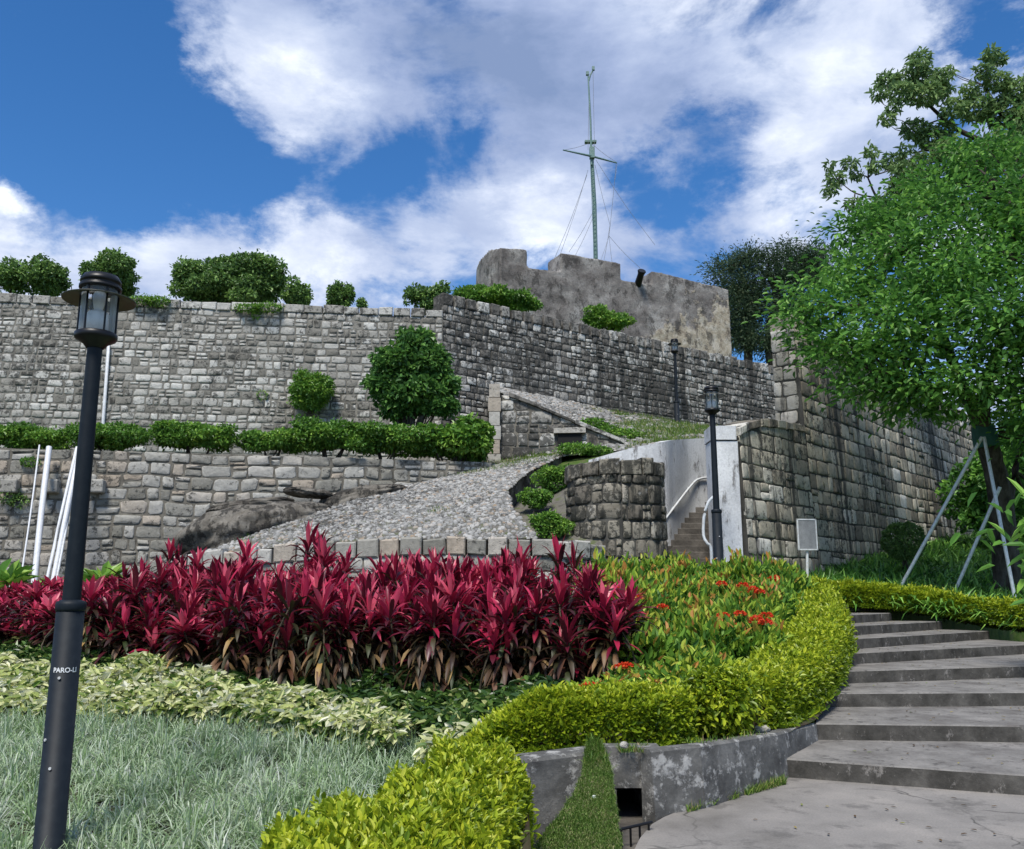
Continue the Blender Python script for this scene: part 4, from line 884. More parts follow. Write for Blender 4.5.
M_far = leafmat('far dark leaves', [(0, (0.037, 0.072, 0.036)), (.6, (0.081, 0.138, 0.072)), (1, (0.172, 0.203, 0.101))], .2, .5, scale=.4)
M_grass = leafmat('weedy grass', [(0, (0.040, 0.096, 0.012)), (.5, (0.106, 0.216, 0.024)), (.85, (0.224, 0.312, 0.060)), (1, (0.475, 0.384, 0.180))], .3, .5, scale=1.5, amt=.25)
M_slope = leafmat('slope strap leaves', [(0, (0.043, 0.119, 0.024)), (.5, (0.114, 0.286, 0.048)), (1, (0.316, 0.571, 0.107))], .3, .35, .5, scale=.7, amt=.25)

M_bushm = leafmat('mid bush leaves', [(0, (0.032, 0.083, 0.021)), (.45, (0.079, 0.195, 0.045)), (.8, (0.189, 0.360, 0.075)), (1, (0.378, 0.570, 0.120))], .3, .4, scale=.9, amt=.25)
def hedge(name, path, hw, z0f, ht, dens, leaf, mat, label, cat='hedge', lump=.08, group=None):
    c = np.array([(p[0], p[1], 0) for p in path]); cc = np.array(curve(c, 8)); s = np.concatenate([[0], np.cumsum(np.linalg.norm(np.diff(cc[:, :2], axis=0), axis=1))]); L = s[-1]
    hwv = np.interp(np.linspace(0, 1, len(s)), np.linspace(0, 1, len(hw)), hw)
    per = 2*ht+2*np.mean(hwv); n = int(L*per*dens)
    u = rng.random(n)*L; q = rng.random(n)*per
    x = np.interp(u, s, cc[:, 0]); y = np.interp(u, s, cc[:, 1]); h_ = np.interp(u, s, hwv)
    x2 = np.interp(np.minimum(u+.2, L), s, cc[:, 0]); y2 = np.interp(np.minimum(u+.2, L), s, cc[:, 1]); x1 = np.interp(np.maximum(u-.2, 0), s, cc[:, 0]); y1 = np.interp(np.maximum(u-.2, 0), s, cc[:, 1])
    t = nrm(np.stack([x2-x1, y2-y1], -1)); sd_ = np.stack([t[:, 1], -t[:, 0]], -1)
    # rounded-rectangle cross-section by superellipse angle
    an = rng.random(n)*1.16*pi-.08*pi; ca, sa = np.cos(an), np.sin(an)
    rx = np.sign(ca)*np.abs(ca)**.55; rz = np.clip(np.sign(sa)*np.abs(sa)**.45, -.2, 1)
    endf = np.clip(np.minimum(u, L-u)/.22, 0, 1)**.5
    depth = 1-np.abs(rng.normal(0, .09, n)); lm = 1+lump*1.4*sn(u*3.5, an*3, 1)+lump*sn(u*9, an*7, 4)
    X = rx*h_*(.35+.65*endf)*depth*lm; Z = (.12+.88*np.where(rz > 0, rz, rz*.5))*ht*depth*(.85+.15*endf)*lm
    low = rng.random(n) < .25; Z = np.where(low & (np.abs(rx) > .8), Z*rng.random(n), Z)
    gx = x+sd_[:, 0]*X; gy = y+sd_[:, 1]*X; zg = z0f(gx, gy) if callable(z0f) else z0f
    Pp = np.stack([gx, gy, zg+np.maximum(Z, .02)], -1)
    nn = nrm(np.stack([sd_[:, 0]*rx, sd_[:, 1]*rx, np.maximum(rz, 0)*1.0+.15], -1)); shoot = (rng.random(n) < .04)
    Dd = nrm(nn*.9+rdir(n)*.75+[0, 0, .25]); Nn = nrm(nn*.7+[0, 0, .5]+rdir(n)*.5); Ln = leaf*(.6+.7*rng.random(n))
    Pp[shoot] += nn[shoot]*rng.random((shoot.sum(), 1))*leaf*1.6
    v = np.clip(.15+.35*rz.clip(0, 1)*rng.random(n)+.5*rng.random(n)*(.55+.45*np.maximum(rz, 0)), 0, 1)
    o0 = (cc[0][0], cc[0][1], float(z0f(cc[0][0], cc[0][1])) if callable(z0f) else z0f)
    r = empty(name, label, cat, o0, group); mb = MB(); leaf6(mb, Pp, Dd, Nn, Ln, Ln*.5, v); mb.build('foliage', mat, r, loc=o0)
    for i in range(int(L*5)):
        uu = rng.random()*L; px_, py_ = np.interp(uu, s, cc[:, 0]), np.interp(uu, s, cc[:, 1]); w_ = np.interp(uu, s, hwv)
        b_ = np.array([px_+rng.normal(0, .3)*w_, py_+rng.normal(0, .3)*w_, 0]); b_[2] = float(z0f(b_[0], b_[1]))
        mb = MB(); tube(mb, [b_-[0, 0, .05], b_+[rng.normal(0, .05), rng.normal(0, .05), ht*.4], b_+[rng.normal(0, .08), rng.normal(0, .08), ht*.7]], [.012, .009, .005], 5)
        mb.build('stem', M_twig, r, loc=o0)
    return r
bz = lambda x, y: bed_z(np.asarray(x, float), np.asarray(y, float))-.03
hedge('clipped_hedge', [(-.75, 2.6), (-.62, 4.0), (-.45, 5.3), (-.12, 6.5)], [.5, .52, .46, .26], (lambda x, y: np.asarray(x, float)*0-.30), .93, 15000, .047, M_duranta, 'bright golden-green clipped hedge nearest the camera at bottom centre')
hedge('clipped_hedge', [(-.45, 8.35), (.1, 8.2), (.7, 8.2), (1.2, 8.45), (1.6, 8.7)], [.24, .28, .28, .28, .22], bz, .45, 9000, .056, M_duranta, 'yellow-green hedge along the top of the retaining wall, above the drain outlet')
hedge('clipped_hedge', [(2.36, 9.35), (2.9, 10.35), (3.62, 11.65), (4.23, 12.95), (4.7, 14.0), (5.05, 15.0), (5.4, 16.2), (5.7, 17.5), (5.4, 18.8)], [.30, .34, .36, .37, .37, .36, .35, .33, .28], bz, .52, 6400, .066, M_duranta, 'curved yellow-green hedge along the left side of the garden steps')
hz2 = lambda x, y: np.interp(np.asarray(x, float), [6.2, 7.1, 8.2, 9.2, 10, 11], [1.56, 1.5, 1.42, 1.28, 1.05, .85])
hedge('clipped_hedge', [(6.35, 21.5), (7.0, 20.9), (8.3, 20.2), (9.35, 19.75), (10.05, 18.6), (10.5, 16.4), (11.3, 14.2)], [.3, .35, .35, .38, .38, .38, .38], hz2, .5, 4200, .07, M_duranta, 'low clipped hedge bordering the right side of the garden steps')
r = empty('round_shrub', 'rounded yellow-green shrub between the retaining wall hedge and the curved hedge', 'shrub', (1.98, 8.95, .42)); mb = MB(); foliage(mb, [((0, 0, .28), (.34, .34, .30)), ((.12, .05, .3), (.25, .25, .24))], 3200, .065, .5, .6, up=.6); mb.build('foliage', M_duranta, r)
mb = MB(); [tube(mb, [(0, 0, -.05), (rng.normal(0, .06), rng.normal(0, .06), .2), (rng.normal(0, .15), rng.normal(0, .15), .42)], [.014, .01, .005], 5) for _ in range(7)]; mb.build('stems', M_twig, r)

# cordyline variants
def cord(k):
    r = empty('cordyline', 'crimson-leaved cordyline plant in the long red bed', 'cordyline', (0, 0, 0), 'crimson cordylines in the long bed')
    up_ = MB(); lo_ = MB(); nc = 3+k % 3
    for c in range(nc):
        x, y = rng.normal(0, .15), rng.normal(0, .15); h = .55+.48*rng.random() if c else .95+.12*rng.random(); tp = np.array([x+rng.normal(0, .1), y+rng.normal(0, .1), h])
        st_ = MB(); tube(st_, curve([(x*.5, y*.5, -.05), (x, y, h*.5), tp], 3), [.016]*3+[.013]*3+[.010], 6); st_.build('stem', M_twig, r)
        n = 22; az = np.arange(n)*2.4+rng.random(n)*.6; t = np.linspace(0, 1, n)      # 0 = youngest, upright
        el = np.interp(t, [0, .3, .7, 1], [1.38, 1.0, .5, .0])+rng.normal(0, .16, n)
        Dd = np.stack([np.cos(az)*np.cos(el), np.sin(az)*np.cos(el), np.sin(el)], -1); Pp = tp-np.array([0, 0, 1])*(t*.22)[:, None]
        v = np.clip(np.interp(t, [0, .15, .45, 1], [.84, .74, .38, .10])+rng.normal(0, .2, n)+rng.normal(0, .18), 0, 1)
        blades(up_, Pp, Dd, (.31+.14*rng.random(n))*np.interp(t, [0, .2, 1], [.75, 1, 1]), .054+.022*rng.random(n), .25+.75*t, v, prof=(.25, .75, 1, .8, .04), fold=.35)
        n = 18; az = rng.random(n)*2*pi; el = rng.normal(-.15, .35, n); Dd = np.stack([np.cos(az)*np.cos(el), np.sin(az)*np.cos(el), np.sin(el)], -1)
        Pp = tp*[1, 1, 0]+np.stack([0*az, 0*az, h-.22-rng.random(n)*h*.55], -1)
        blades(lo_, Pp, Dd, .30+.12*rng.random(n), .055+.02*rng.random(n), 1.2+rng.random(n), rng.random(n), prof=(.25, .8, 1, .7, .04), fold=.3)
    up_.build('upper_leaves', M_cord, r); lo_.build('lower_leaves', M_cordl, r); return r
CV = [cord(k) for k in range(9)]; used = set(); cnt = 0
for row in range(8):
    nn_ = 34
    for i in range(nn_):
        X = -10.6+i*(12.75/nn_)+rng.normal(0, .08)+(.18 if row % 2 else 0)
        f = np.interp(X, [-10, -6, -3, 1.3], [14.2, 12.9, 11.7, 11.1]); Y = f+row*.47+rng.normal(0, .07)
        if X > (1.12 if row < 4 else .95): continue
        if row > 4 and X > .4: continue
        h = (1.02+.19*rng.normal())*np.interp(X, [-10, -7.5, -6, -3, 2], [.42, .52, .78, .96, .98])
        loc = (X, Y, float(bz(X, Y))); k = cnt % 9; cnt += 1; rz_ = rng.random()*6.28
        if k not in used: used.add(k); o = CV[k]; o.location = loc; o.rotation_euler = (0, 0, rz_); o.scale = (1, 1, h)
        else: copy_thing(CV[k], loc, rz_, (1, 1, h))
for X, Y, h in ((1.25, 11.3, 1.0), (1.1, 11.1, .85), (1.35, 12.1, .95)): copy_thing(CV[cnt % 9], (X, Y, float(bz(X, Y))), cnt, (1, 1, h)); cnt += 1
print('cordylines', cnt)

# ixora shrubs
def ixo(k, fl):
    r = empty('ixora_shrub', 'leafy green ixora shrub with orange flower heads in the bed beside the steps' if fl else 'leafy green ixora shrub without flowers in the bed beside the steps', 'shrub', (0, 0, 0), 'flowering ixora shrubs' if fl else 'plain ixora shrubs')
    mb = MB(); n = 900; c, nn = ellshell((0, 0, .32), (.42, .42, .36), n, .55); c[:, 2] = np.maximum(c[:, 2], .03)
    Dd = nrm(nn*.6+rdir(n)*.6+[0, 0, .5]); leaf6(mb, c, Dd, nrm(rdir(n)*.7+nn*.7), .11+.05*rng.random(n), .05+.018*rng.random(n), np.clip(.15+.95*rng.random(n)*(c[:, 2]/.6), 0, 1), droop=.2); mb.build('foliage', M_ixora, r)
    mb = MB(); [tube(mb, [(0, 0, -.05), (rng.normal(0, .08), rng.normal(0, .08), .25), (rng.normal(0, .18), rng.normal(0, .18), .5)], [.012, .009, .005], 5) for _ in range(6)]; mb.build('stems', M_twig, r)
    if fl:
        for q in range(2):
            d = nrm(np.array([rng.normal(0, .5), -.35, 1.0])); c0 = np.array([0, 0, .36])+d*[.48, .48, .42]; mb = MB(); m_ = 60; dd = rdir(m_); dd[:, 2] = np.abs(dd[:, 2])*.7
            leaf6(mb, c0+dd*.06, nrm(dd+rdir(m_)*.4), rdir(m_), .042, .03, rng.random(m_)); mb.build('flower_head', M_flower, r)
    return r
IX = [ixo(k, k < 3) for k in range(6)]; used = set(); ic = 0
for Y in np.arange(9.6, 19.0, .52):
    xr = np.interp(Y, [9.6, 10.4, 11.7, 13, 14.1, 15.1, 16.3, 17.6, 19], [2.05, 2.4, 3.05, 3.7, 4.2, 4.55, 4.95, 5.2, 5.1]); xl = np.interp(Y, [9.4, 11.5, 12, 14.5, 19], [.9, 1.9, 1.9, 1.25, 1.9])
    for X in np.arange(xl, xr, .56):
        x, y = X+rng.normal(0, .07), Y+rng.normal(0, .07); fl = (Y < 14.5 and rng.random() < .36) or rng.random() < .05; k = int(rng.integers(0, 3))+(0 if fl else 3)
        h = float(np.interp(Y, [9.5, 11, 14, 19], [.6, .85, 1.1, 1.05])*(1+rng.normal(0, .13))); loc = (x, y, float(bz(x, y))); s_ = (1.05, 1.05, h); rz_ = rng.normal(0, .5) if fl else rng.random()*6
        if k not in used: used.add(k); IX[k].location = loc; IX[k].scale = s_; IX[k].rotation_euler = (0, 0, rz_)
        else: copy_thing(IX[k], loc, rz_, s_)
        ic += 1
print('ixora', ic)

# cream and green schefflera cover
def schef(name, mat, xa, xb, yf, yb, n, h, v0, v1, label, L=.118):
    X = rng.uniform(xa, xb, n); f = rng.random(n); Y = np.array([yf(x) for x in X])*(1-f)+np.array([yb(x) for x in X])*f
    tp = h*(.78+.35*sn(X*2.1, Y*2.1, 2)+.3*sn(X*6, Y*6, 3)); Z = bz(X, Y)+np.maximum(tp, .08)*(1-.55*rng.random(n)**2.5)
    k = 6; az = rng.random(n)*6.28; mb = MB(); base = .1+.8*rng.random(n)
    for j in range(k):
        a_ = az+j*2*pi/k; Dd = np.stack([np.cos(a_), np.sin(a_), -.05+rng.normal(0, .5, n)], -1)+np.array([0, -.25, .1]); C = np.stack([X, Y, Z], -1)
        leaf6(mb, C+nrm(Dd)*.02, Dd, np.array([0, -.35, .8])+rdir(n)*.75, L*(.55+.75*rng.random(n)), L*.48, np.clip(v0+(v1-v0)*(base+rng.normal(0, .18, n)), 0, 1), droop=.3)
    o = mb.build(name, mat); return tag(o, label, 'ground cover', kind='stuff')
ff = lambda x: float(np.interp(x, [-10, -6, -3, 1.3], [14.2, 12.9, 11.7, 11.1]))
schef('cream_ground_cover', M_cream2, -8.5, -1.15, lambda x: np.interp(x, [-8, -3.2, -1], [10.7, 10.2, 9.2]), lambda x: np.interp(x, [-8, -3, -1], [12.5, 11.3, 10.0]), 6000, .40, .12, 1.0, 'cream and green variegated leafy plants in a band behind the silvery grass')
schef('cream_ground_cover', M_cream2, -.8, -.3, lambda x: 8.7, lambda x: 9.3, 260, .4, .1, 1.0, 'small patch of cream leafy plants at the left end of the retaining wall hedge')
schef('green_ground_cover', M_sgreen, -9.5, 1.4, lambda x: np.interp(x, [-8, -3, -1, 0, 1.4], [12.0, 11.4, 9.8, 9.0, 9.2]), lambda x: ff(x)+.4, 5200, .30, .0, .95, 'dark green leafy plants between the cream band and the red plants')

# silver grass
nt_ = 2100; X = rng.uniform(-6.8, .1, nt_); Y = 3.2+(11-3.2)*rng.random(nt_)**.75
ok = (Y < np.interp(X, [-6, -3.2, -1, -.2], [11.0, 10.5, 9.7, 9.0])) & (X < np.interp(Y, [3.2, 4, 5.4, 7.0, 7.4, 10], [-1.2, -1.15, -.85, -.35, .0, -.1])) & (np.hypot(X-l1.location[0], Y-7.15) > .18)
X, Y = X[ok], Y[ok]; per = 46; n = len(X)*per; tx_ = np.repeat(X, per); ty_ = np.repeat(Y, per); ts = np.repeat(.75+.5*rng.random(len(X)), per)
az = rng.random(n)*6.28; el = rng.normal(1.05, .28, n); Dd = np.stack([np.cos(az)*np.cos(el), np.sin(az)*np.cos(el), np.sin(el)], -1)
Pp = np.stack([tx_+np.cos(az)*.03*rng.random(n), ty_+np.sin(az)*.03*rng.random(n), bz(tx_, ty_)], -1); tv_ = np.repeat(rng.random(len(X)), per)
mb = MB(); blades(mb, Pp, Dd, (.23+.16*rng.random(n))*ts, .0085+.0045*rng.random(n), .5+.9*rng.random(n), np.clip(.1+.3*tv_+.6*rng.random(n), 0, 1), prof=(.8, 1, .85, .1))
tag(mb.build('silver_grass', M_lir), kind='stuff', label='silvery striped tufted grass carpeting the foreground left', cat='grass')

# grasses and weeds
M_bank = leafmat('dry short grass', [(0, (0.065, 0.144, 0.024)), (.45, (0.151, 0.276, 0.048)), (.8, (0.281, 0.360, 0.108)), (1, (0.432, 0.396, 0.216))], .3, .6, scale=6, amt=.35)
def grass_on(name, V, n, L, W, label, mat=M_grass, droop=.8, mask=None, lean=(0, 0, 0)):
    p = samp(V, n); 
    if mask is not None: p = p[mask(p)]
    k = len(p); Dd = np.stack([rng.normal(0, .5, k), rng.normal(0, .5, k), np.ones(k)], -1)+np.array(lean); mb = MB(); blades(mb, p, Dd, L*(.5+rng.random(k)), W, droop*rng.random(k), rng.random(k), prof=(.8, 1, .6, .1))
    return tag(mb.build(name, mat), kind='stuff', label=label, cat='grass')
grass_on('bank_grass', GM, 26000, .035, .005, 'short grass covering the strip that runs down the concrete wall', mat=M_bank, droop=1.6, lean=(0, -.9, .45))
grass_on('bank_tuft', GM[:10], 420, .07, .006, 'longer grass tuft at the top of the grassy strip', mat=M_grass, lean=(0, -.3, .3))
grass_on('slope_grass', UV, 26000, .16, .014, 'green grass on the slope above the white stair wall', mask=lambda p: sn(p[:, 0]*.9, p[:, 1]*.9, 1)+sn(p[:, 0]*2.4, p[:, 1]*2.4, 5)*.5 > -.25)
grass_on('ramp_weeds', RV, 9000, .10, .012, 'weeds growing among the cobbles at the edges of the ramp', mask=lambda p: (sn(p[:, 0]*1.3, p[:, 1]*1.3, 9) > .75) | (p[:, 1] > 25.6))
WE = np.array([[w+[0, -.18, -w[2]] for w in (WP[3]+[-.15, 0, 0], WP[4])], [w+[.02, -.03, -w[2]] for w in (WP[3]+[-.15, 0, 0], WP[4])]]); WEv, _ = patch(WE, 20, 4)
grass_on('paving_weeds', WEv, 1800, .07, .006, 'low weeds along the foot of the concrete retaining wall', mask=lambda p: sn(p[:, 0]*4, p[:, 1]*3, 2) > -.5)
WT = np.array([[w+[0, .05, -.03] for w in WP], [w+[-.05, .3, -.03] for w in WP]]); WTv, _ = patch(WT, 20, 4)
grass_on('wall_top_weeds', WTv, 2600, .06, .008, 'tiny weeds on the soil along the top of the retaining wall', mask=lambda p: sn(p[:, 0]*5, p[:, 1]*5, 6) > .1)
# strap-leaved slope planting
n = 9500; p = samp(SLOPE[:, 1:], n); tu = np.repeat(p, 7, 0)+rng.normal(0, .03, (n*7, 3))*[1, 1, 0]; k = len(tu); az = rng.random(k)*6.28; el = rng.normal(.85, .3, k)
mb = MB(); blades(mb, tu, np.stack([np.cos(az)*np.cos(el), np.sin(az)*np.cos(el), np.sin(el)], -1), .42+.3*rng.random(k), .045+.025*rng.random(k), .5+.8*rng.random(k), rng.random(k), prof=(.4, 1, .8, .05), fold=.3)
tag(mb.build('slope_ground_cover', M_slope), kind='stuff', label='lush strap-leaved plants covering the slope beneath the right wall', cat='ground cover')

# bushes
def bush(px, py, Y, blobs, dens, L, mat, label, name='bush', cat='bush', group=None, clump=18, ar=.6, trunk=None, inner=.55):
    """blobs in pixels: (dx, dy, rx, ry) about (px, py)"""
    s = Y/F/.98; c = P(px, py, Y); bl = [((dx*s, rng.normal(0, .1)*ry*s, -dy*s), (rx*s, max(rx, ry)*s*.75, ry*s)) for dx, dy, rx, ry in blobs]
    low = min(b[0][2]-b[1][2] for b in bl); base = c+[0, 0, low]
    r = empty(name, label, cat, tuple(base), group); bl = [((b[0][0], b[0][1], b[0][2]-low), b[1]) for b in bl]
    mb = MB(); foliage(mb, lumpy(bl, 15, .37, .95, .5) if clump else bl, dens*1.0 if clump else dens*1.5, L*.85, ar, inner, clump=0); mb.build('foliage', mat, r)
    if 'weed' in name: return r
    mb = MB(); 
    for b in bl:
        for q in range(5):
            e = np.array(b[0])+rng.normal(0, .35, 3)*np.array(b[1]); tube(mb, curve([(rng.normal(0, .05)+b[0][0]*.4, rng.normal(0, .05), -.25), np.array(b[0])*[.8, .8, .5], e], 3), np.linspace(.03, .008, 7)*(.6+b[1][2]*.5), 5)
    mb.build('branches', M_bark, r); return r
G1 = 'bushes along the top of the upper wall'
bush(12, 278, 31.5, [(0, 0, 14, 19), (-25, 2, 16, 18)], 330, .14, M_bush, 'bush on the upper wall cut by the left edge of the picture', group=G1)
bush(45, 276, 31.5, [(0, 0, 18, 21), (8, 6, 15, 14)], 330, .14, M_bush, 'second bush from the left on the upper wall', group=G1)
bush(110, 273, 31.5, [(0, 0, 22, 18), (-4, 8, 24, 15), (8, -5, 14, 12)], 320, .14, M_bush, 'bush on the upper wall directly behind the near lamp head', group=G1)
bush(235, 282, 32, [(-30, 4, 28, 22), (0, -2, 34, 25), (28, 2, 26, 22), (10, 8, 40, 18)], 300, .15, M_bush, 'largest wide bush on the upper wall', group=G1)
bush(296, 295, 32, [(0, 0, 13, 13)], 330, .14, M_bush, 'small bush touching the right end of the largest wall-top bush', group=G1)
bush(338, 297, 32.5, [(-5, 2, 8, 11), (5, 0, 9, 13), (0, -8, 5, 7)], 300, .14, M_bush, 'small pointed bush alone on the upper wall', group=G1)
bush(362, 304, 32.5, [(0, 0, 5, 5)], 330, .12, M_bush, 'tiniest bush on the upper wall, right of the pointed one', group=G1)
bush(430, 302, 33, [(0, 0, 20, 14), (8, 8, 18, 8), (-18, -8, 10, 8), (12, -14, 8, 8)], 130, .16, M_bush, 'sparse feathery bush at the right end of the upper wall', group=G1)
bush(497, 297, 37.5, [(-22, 2, 20, 13), (2, 1, 24, 12), (26, 5, 16, 10), (-34, 6, 12, 9)], 320, .15, M_bushb, 'long bright green bush behind the middle wall below the battlement', group='bushes behind the middle wall')
bush(607, 318, 41, [(-8, 0, 14, 10), (10, 4, 14, 8)], 320, .15, M_bushb, 'small bright bush behind the middle wall, under the broad central merlon', group='bushes behind the middle wall')
G2 = 'low shrubs along the lower terrace'
bush(28, 436, 25.2, [(-16, 0, 29, 13), (14, 2, 25, 13)], 480, .10, M_bushb, 'leftmost low bright shrub on the terrace', group=G2, name='shrub', cat='shrub')
bush(112, 437, 25.4, [(-18, 0, 25, 12), (14, 1, 29, 12)], 480, .10, M_bushb, 'low bright shrub on the terrace behind the near lamp post', group=G2, name='shrub', cat='shrub')
bush(198, 436, 25.6, [(-14, 0, 32, 13), (18, 1, 27, 13)], 480, .10, M_bushb, 'third low bright shrub along the terrace, right of the near lamp', group=G2, name='shrub', cat='shrub')
bush(272, 441, 25.8, [(-10, 0, 22, 11), (12, 0, 22, 11)], 480, .10, M_bushb, 'smallest dome-shaped low shrub on the terrace', group=G2, name='shrub', cat='shrub')
bush(330, 436, 26.0, [(-8, 0, 29, 17), (18, 3, 23, 13)], 460, .11, M_bushb, 'low shrub on the terrace just left of the big bush', group=G2, name='shrub', cat='shrub')
bush(385, 440, 26.2, [(-10, 0, 29, 13), (16, 0, 29, 13)], 460, .11, M_bushb, 'low shrub on the terrace in front of the big bush', group=G2, name='shrub', cat='shrub')
bush(450, 438, 26.6, [(-18, 2, 25, 13), (10, -2, 25, 17), (24, 2, 16, 17)], 260, .19, M_bushb, 'broad-leaved shrub at the right end of the terrace beside the ruined parapet', group=G2, name='shrub', cat='shrub')
bush(412, 372, 27.6, [(0, 10, 32, 30), (-15, -12, 19, 17), (6, -27, 17, 15), (27, 2, 15, 15), (-30, 14, 15, 13), (18, 30, 22, 15), (-12, 34, 22, 13), (21, -17, 12, 10), (-6, -38, 9, 8), (-27, -10, 9, 8), (38, 14, 8, 9)], 190, .22, M_bushm, 'big dense dark green bush growing on the terrace against the upper wall', clump=16)
bush(311, 388, onwall(311, 388, a2, b2, .4, .03), [(0, 0, 19, 18), (0, 3, 17, 16), (3, -4, 14, 12)], 420, .11, M_bushb, 'round bush growing out of the upper wall, left of the big bush', clump=12)
bush(904, 541, 24, [(0, 0, 19, 18)], 900, .085, M_bush, 'clipped ball shrub at the foot of the streaked right wall', name='ball_shrub', cat='shrub', clump=0, inner=.85)
bush(258, 309, onwall(258, 309, a2, b2, .05, .03), [(-10, 0, 14, 4), (10, -1, 14, 4), (-2, 5, 4, 6)], 420, .09, M_bushb, 'trailing weed hanging over the upper wall under the largest wall-top bush', name='weed', cat='weed', clump=0)
bush(150, 301, onwall(150, 301, a2, b2, .05, .03), [(-8, 0, 14, 4), (8, 1, 12, 5)], 420, .09, M_bushb, 'trailing weed over the upper wall edge right of the near lamp head', name='weed', cat='weed', clump=0)
bush(30, 462, onwall(30, 462, a_lw, b_lw, .05), [(0, 0, 9, 4)], 500, .07, M_bushb, 'small weed growing near the top of the terrace wall by the thin pipe', name='weed', cat='weed', clump=0)
bush(14, 493, onwall(14, 493, a_lw, b_lw, .05), [(-6, 2, 12, 10), (6, 8, 8, 6)], 260, .09, M_bush, 'weed in the terrace wall around the leftmost projecting stone', name='weed', cat='weed', clump=0)
bush(262, 395, onwall(262, 395, a2, b2, .05, .03), [(0, 0, 5, 5)], 300, .08, M_bush, 'tiny weed growing from the face of the upper wall', name='weed', cat='weed', clump=0)
G3 = 'plants in the pocket beside the bastion'
bush(549, 524, 20.6, [(0, 0, 19, 11), (-4, -4, 12, 8)], 700, .08, M_bushb, 'lowest bright shrub in the pocket between the kerb and the bastion', group=G3, name='shrub', cat='shrub')
bush(535, 499, 22.4, [(0, 0, 13, 8)], 700, .08, M_bushb, 'middle bright shrub in the pocket beside the kerb', group=G3, name='shrub', cat='shrub')
bush(556, 482, 23.6, [(0, 0, 16, 14), (-6, -8, 12, 8)], 600, .08, M_bushb, 'upper bright shrub in the pocket beside the bastion', group=G3, name='shrub', cat='shrub')
bush(583, 449, 26.4, [(-6, 0, 18, 5), (14, 2, 14, 4)], 600, .08, M_bushb, 'low weeds at the foot of the ruined parapet', name='weed', cat='weed', clump=0)
bush(605, 432, 29, [(-6, 0, 18, 7), (16, 4, 18, 6), (-12, -8, 12, 5)], 500, .10, M_bushb, 'bright creeping plant on the slope right of the ruined parapet', name='weed', cat='weed', clump=0)
for px, py, Y, lab in ((10, 575, 18.2, 'broad-leaved green plant at the left edge below the leaning pipes'), (100, 575, 18.4, 'broad-leaved green plant right of the near lamp post, before the terrace wall'), (62, 590, 17.9, 'broad-leaved green plant at the feet of the leaning pipes'), (-40, 570, 18.0, 'broad-leaved green plant outside the red bed at far left')):
    s = Y/F; c = P(px, py, Y); r = empty('broad_leaf_plant', lab, 'plant', (c[0], c[1], float(bz(c[0], c[1]))), 'broad-leaved plants below the terrace wall'); mb = MB(); n = 60; az = rng.random(n)*6.28; el = rng.normal(.75, .4, n); top_ = c[2]-float(bz(c[0], c[1]))
    Dd = np.stack([np.cos(az)*np.cos(el), np.sin(az)*np.cos(el), np.sin(el)], -1); Pp = np.stack([np.cos(az)*.25*rng.random(n), np.sin(az)*.25*rng.random(n), top_*(.35+.6*rng.random(n))], -1)
    leaf6(mb, Pp, Dd, [0, -.2, 1.]+rdir(n)*.3, .34+.15*rng.random(n), .2, .3+.6*rng.random(n), droop=.35); mb.build('leaves', M_bushb, r)
    mb = MB(); [tube(mb, [(rng.normal(0, .04), rng.normal(0, .04), -.05), Pp[i]], [.018, .01], 5) for i in range(0, 60, 6)]; mb.build('stem', M_twig, r)

# ------------------------------------------------------------------ trees
def tree(label, base, limbs, blobs, dens, L, mat, clump=40, ar=.42, rbark=.2, cat='tree', name='tree', inner=.35, twigs=3, up=.5, group=None, droop=.2, sub=None):
    base = np.asarray(base, float); r = empty(name, label, cat, tuple(base), group); mb = MB()
    for pts, ra, rb_ in limbs:
        c = curve([np.asarray(p) for p in pts], 4); tube(mb, c, np.linspace(ra, rb_, len(c)), 9)
    ends = [np.asarray(l[0][j]) for l in limbs for j in range(1, len(l[0]))]
    for c, rr in blobs:
        c = np.asarray(c); e = min(ends, key=lambda q: np.linalg.norm(q-c))
        for q in range(twigs):
            t = c+rng.normal(0, .3, 3)*np.asarray(rr)*np.ones(3); m_ = (e+t)/2+rng.normal(0, .08, 3)*np.linalg.norm(t-e); tube(mb, curve([e, m_, t], 3), np.linspace(.04, .008, 7)*rbark/.2, 5)
    mb.build('trunk', M_bark, r, loc=tuple(base)); mb = MB(); foliage(mb, lumpy(blobs, *sub) if sub else blobs, dens, L, ar, inner, clump=clump, up=up, droop=droop, jit=.8); mb.build('crown', mat, r, loc=tuple(base)); return r
def B(px, py, Y, r, ry=None):
    s = Y/F; return (P(px, py, Y), (r*s, r*s*.8, (ry or r*.75)*s))
tb_ = P(1008, 596, 21.11)
fk = P(984, 432, 20.65)
limbs = [([tb_-[0, 0, .4], P(1004, 540, 21.11), P(998, 485, 20.88), fk], .32, .23), ([fk, P(964, 390, 20.42), P(948, 350, 20.18), P(930, 300, 20.42), P(905, 250, 20.88)], .17, .05), ([fk, P(985, 385, 19.95), P(1003, 340, 19.72), P(1012, 260, 19.72), P(1010, 190, 20.88)], .16, .05),
         ([P(948, 350, 20.18), P(905, 330, 20.30), P(860, 305, 20.88)], .09, .03), ([P(1003, 340, 19.72), P(1050, 300, 18.56), P(1100, 260, 18.56)], .1, .04), ([P(964, 390, 20.42), P(925, 385, 19.95), P(890, 375, 19.72)], .06, .02), ([P(1003, 540, 21.11), P(1015, 470, 21.34), P(1035, 400, 20.88)], .12, .05)]
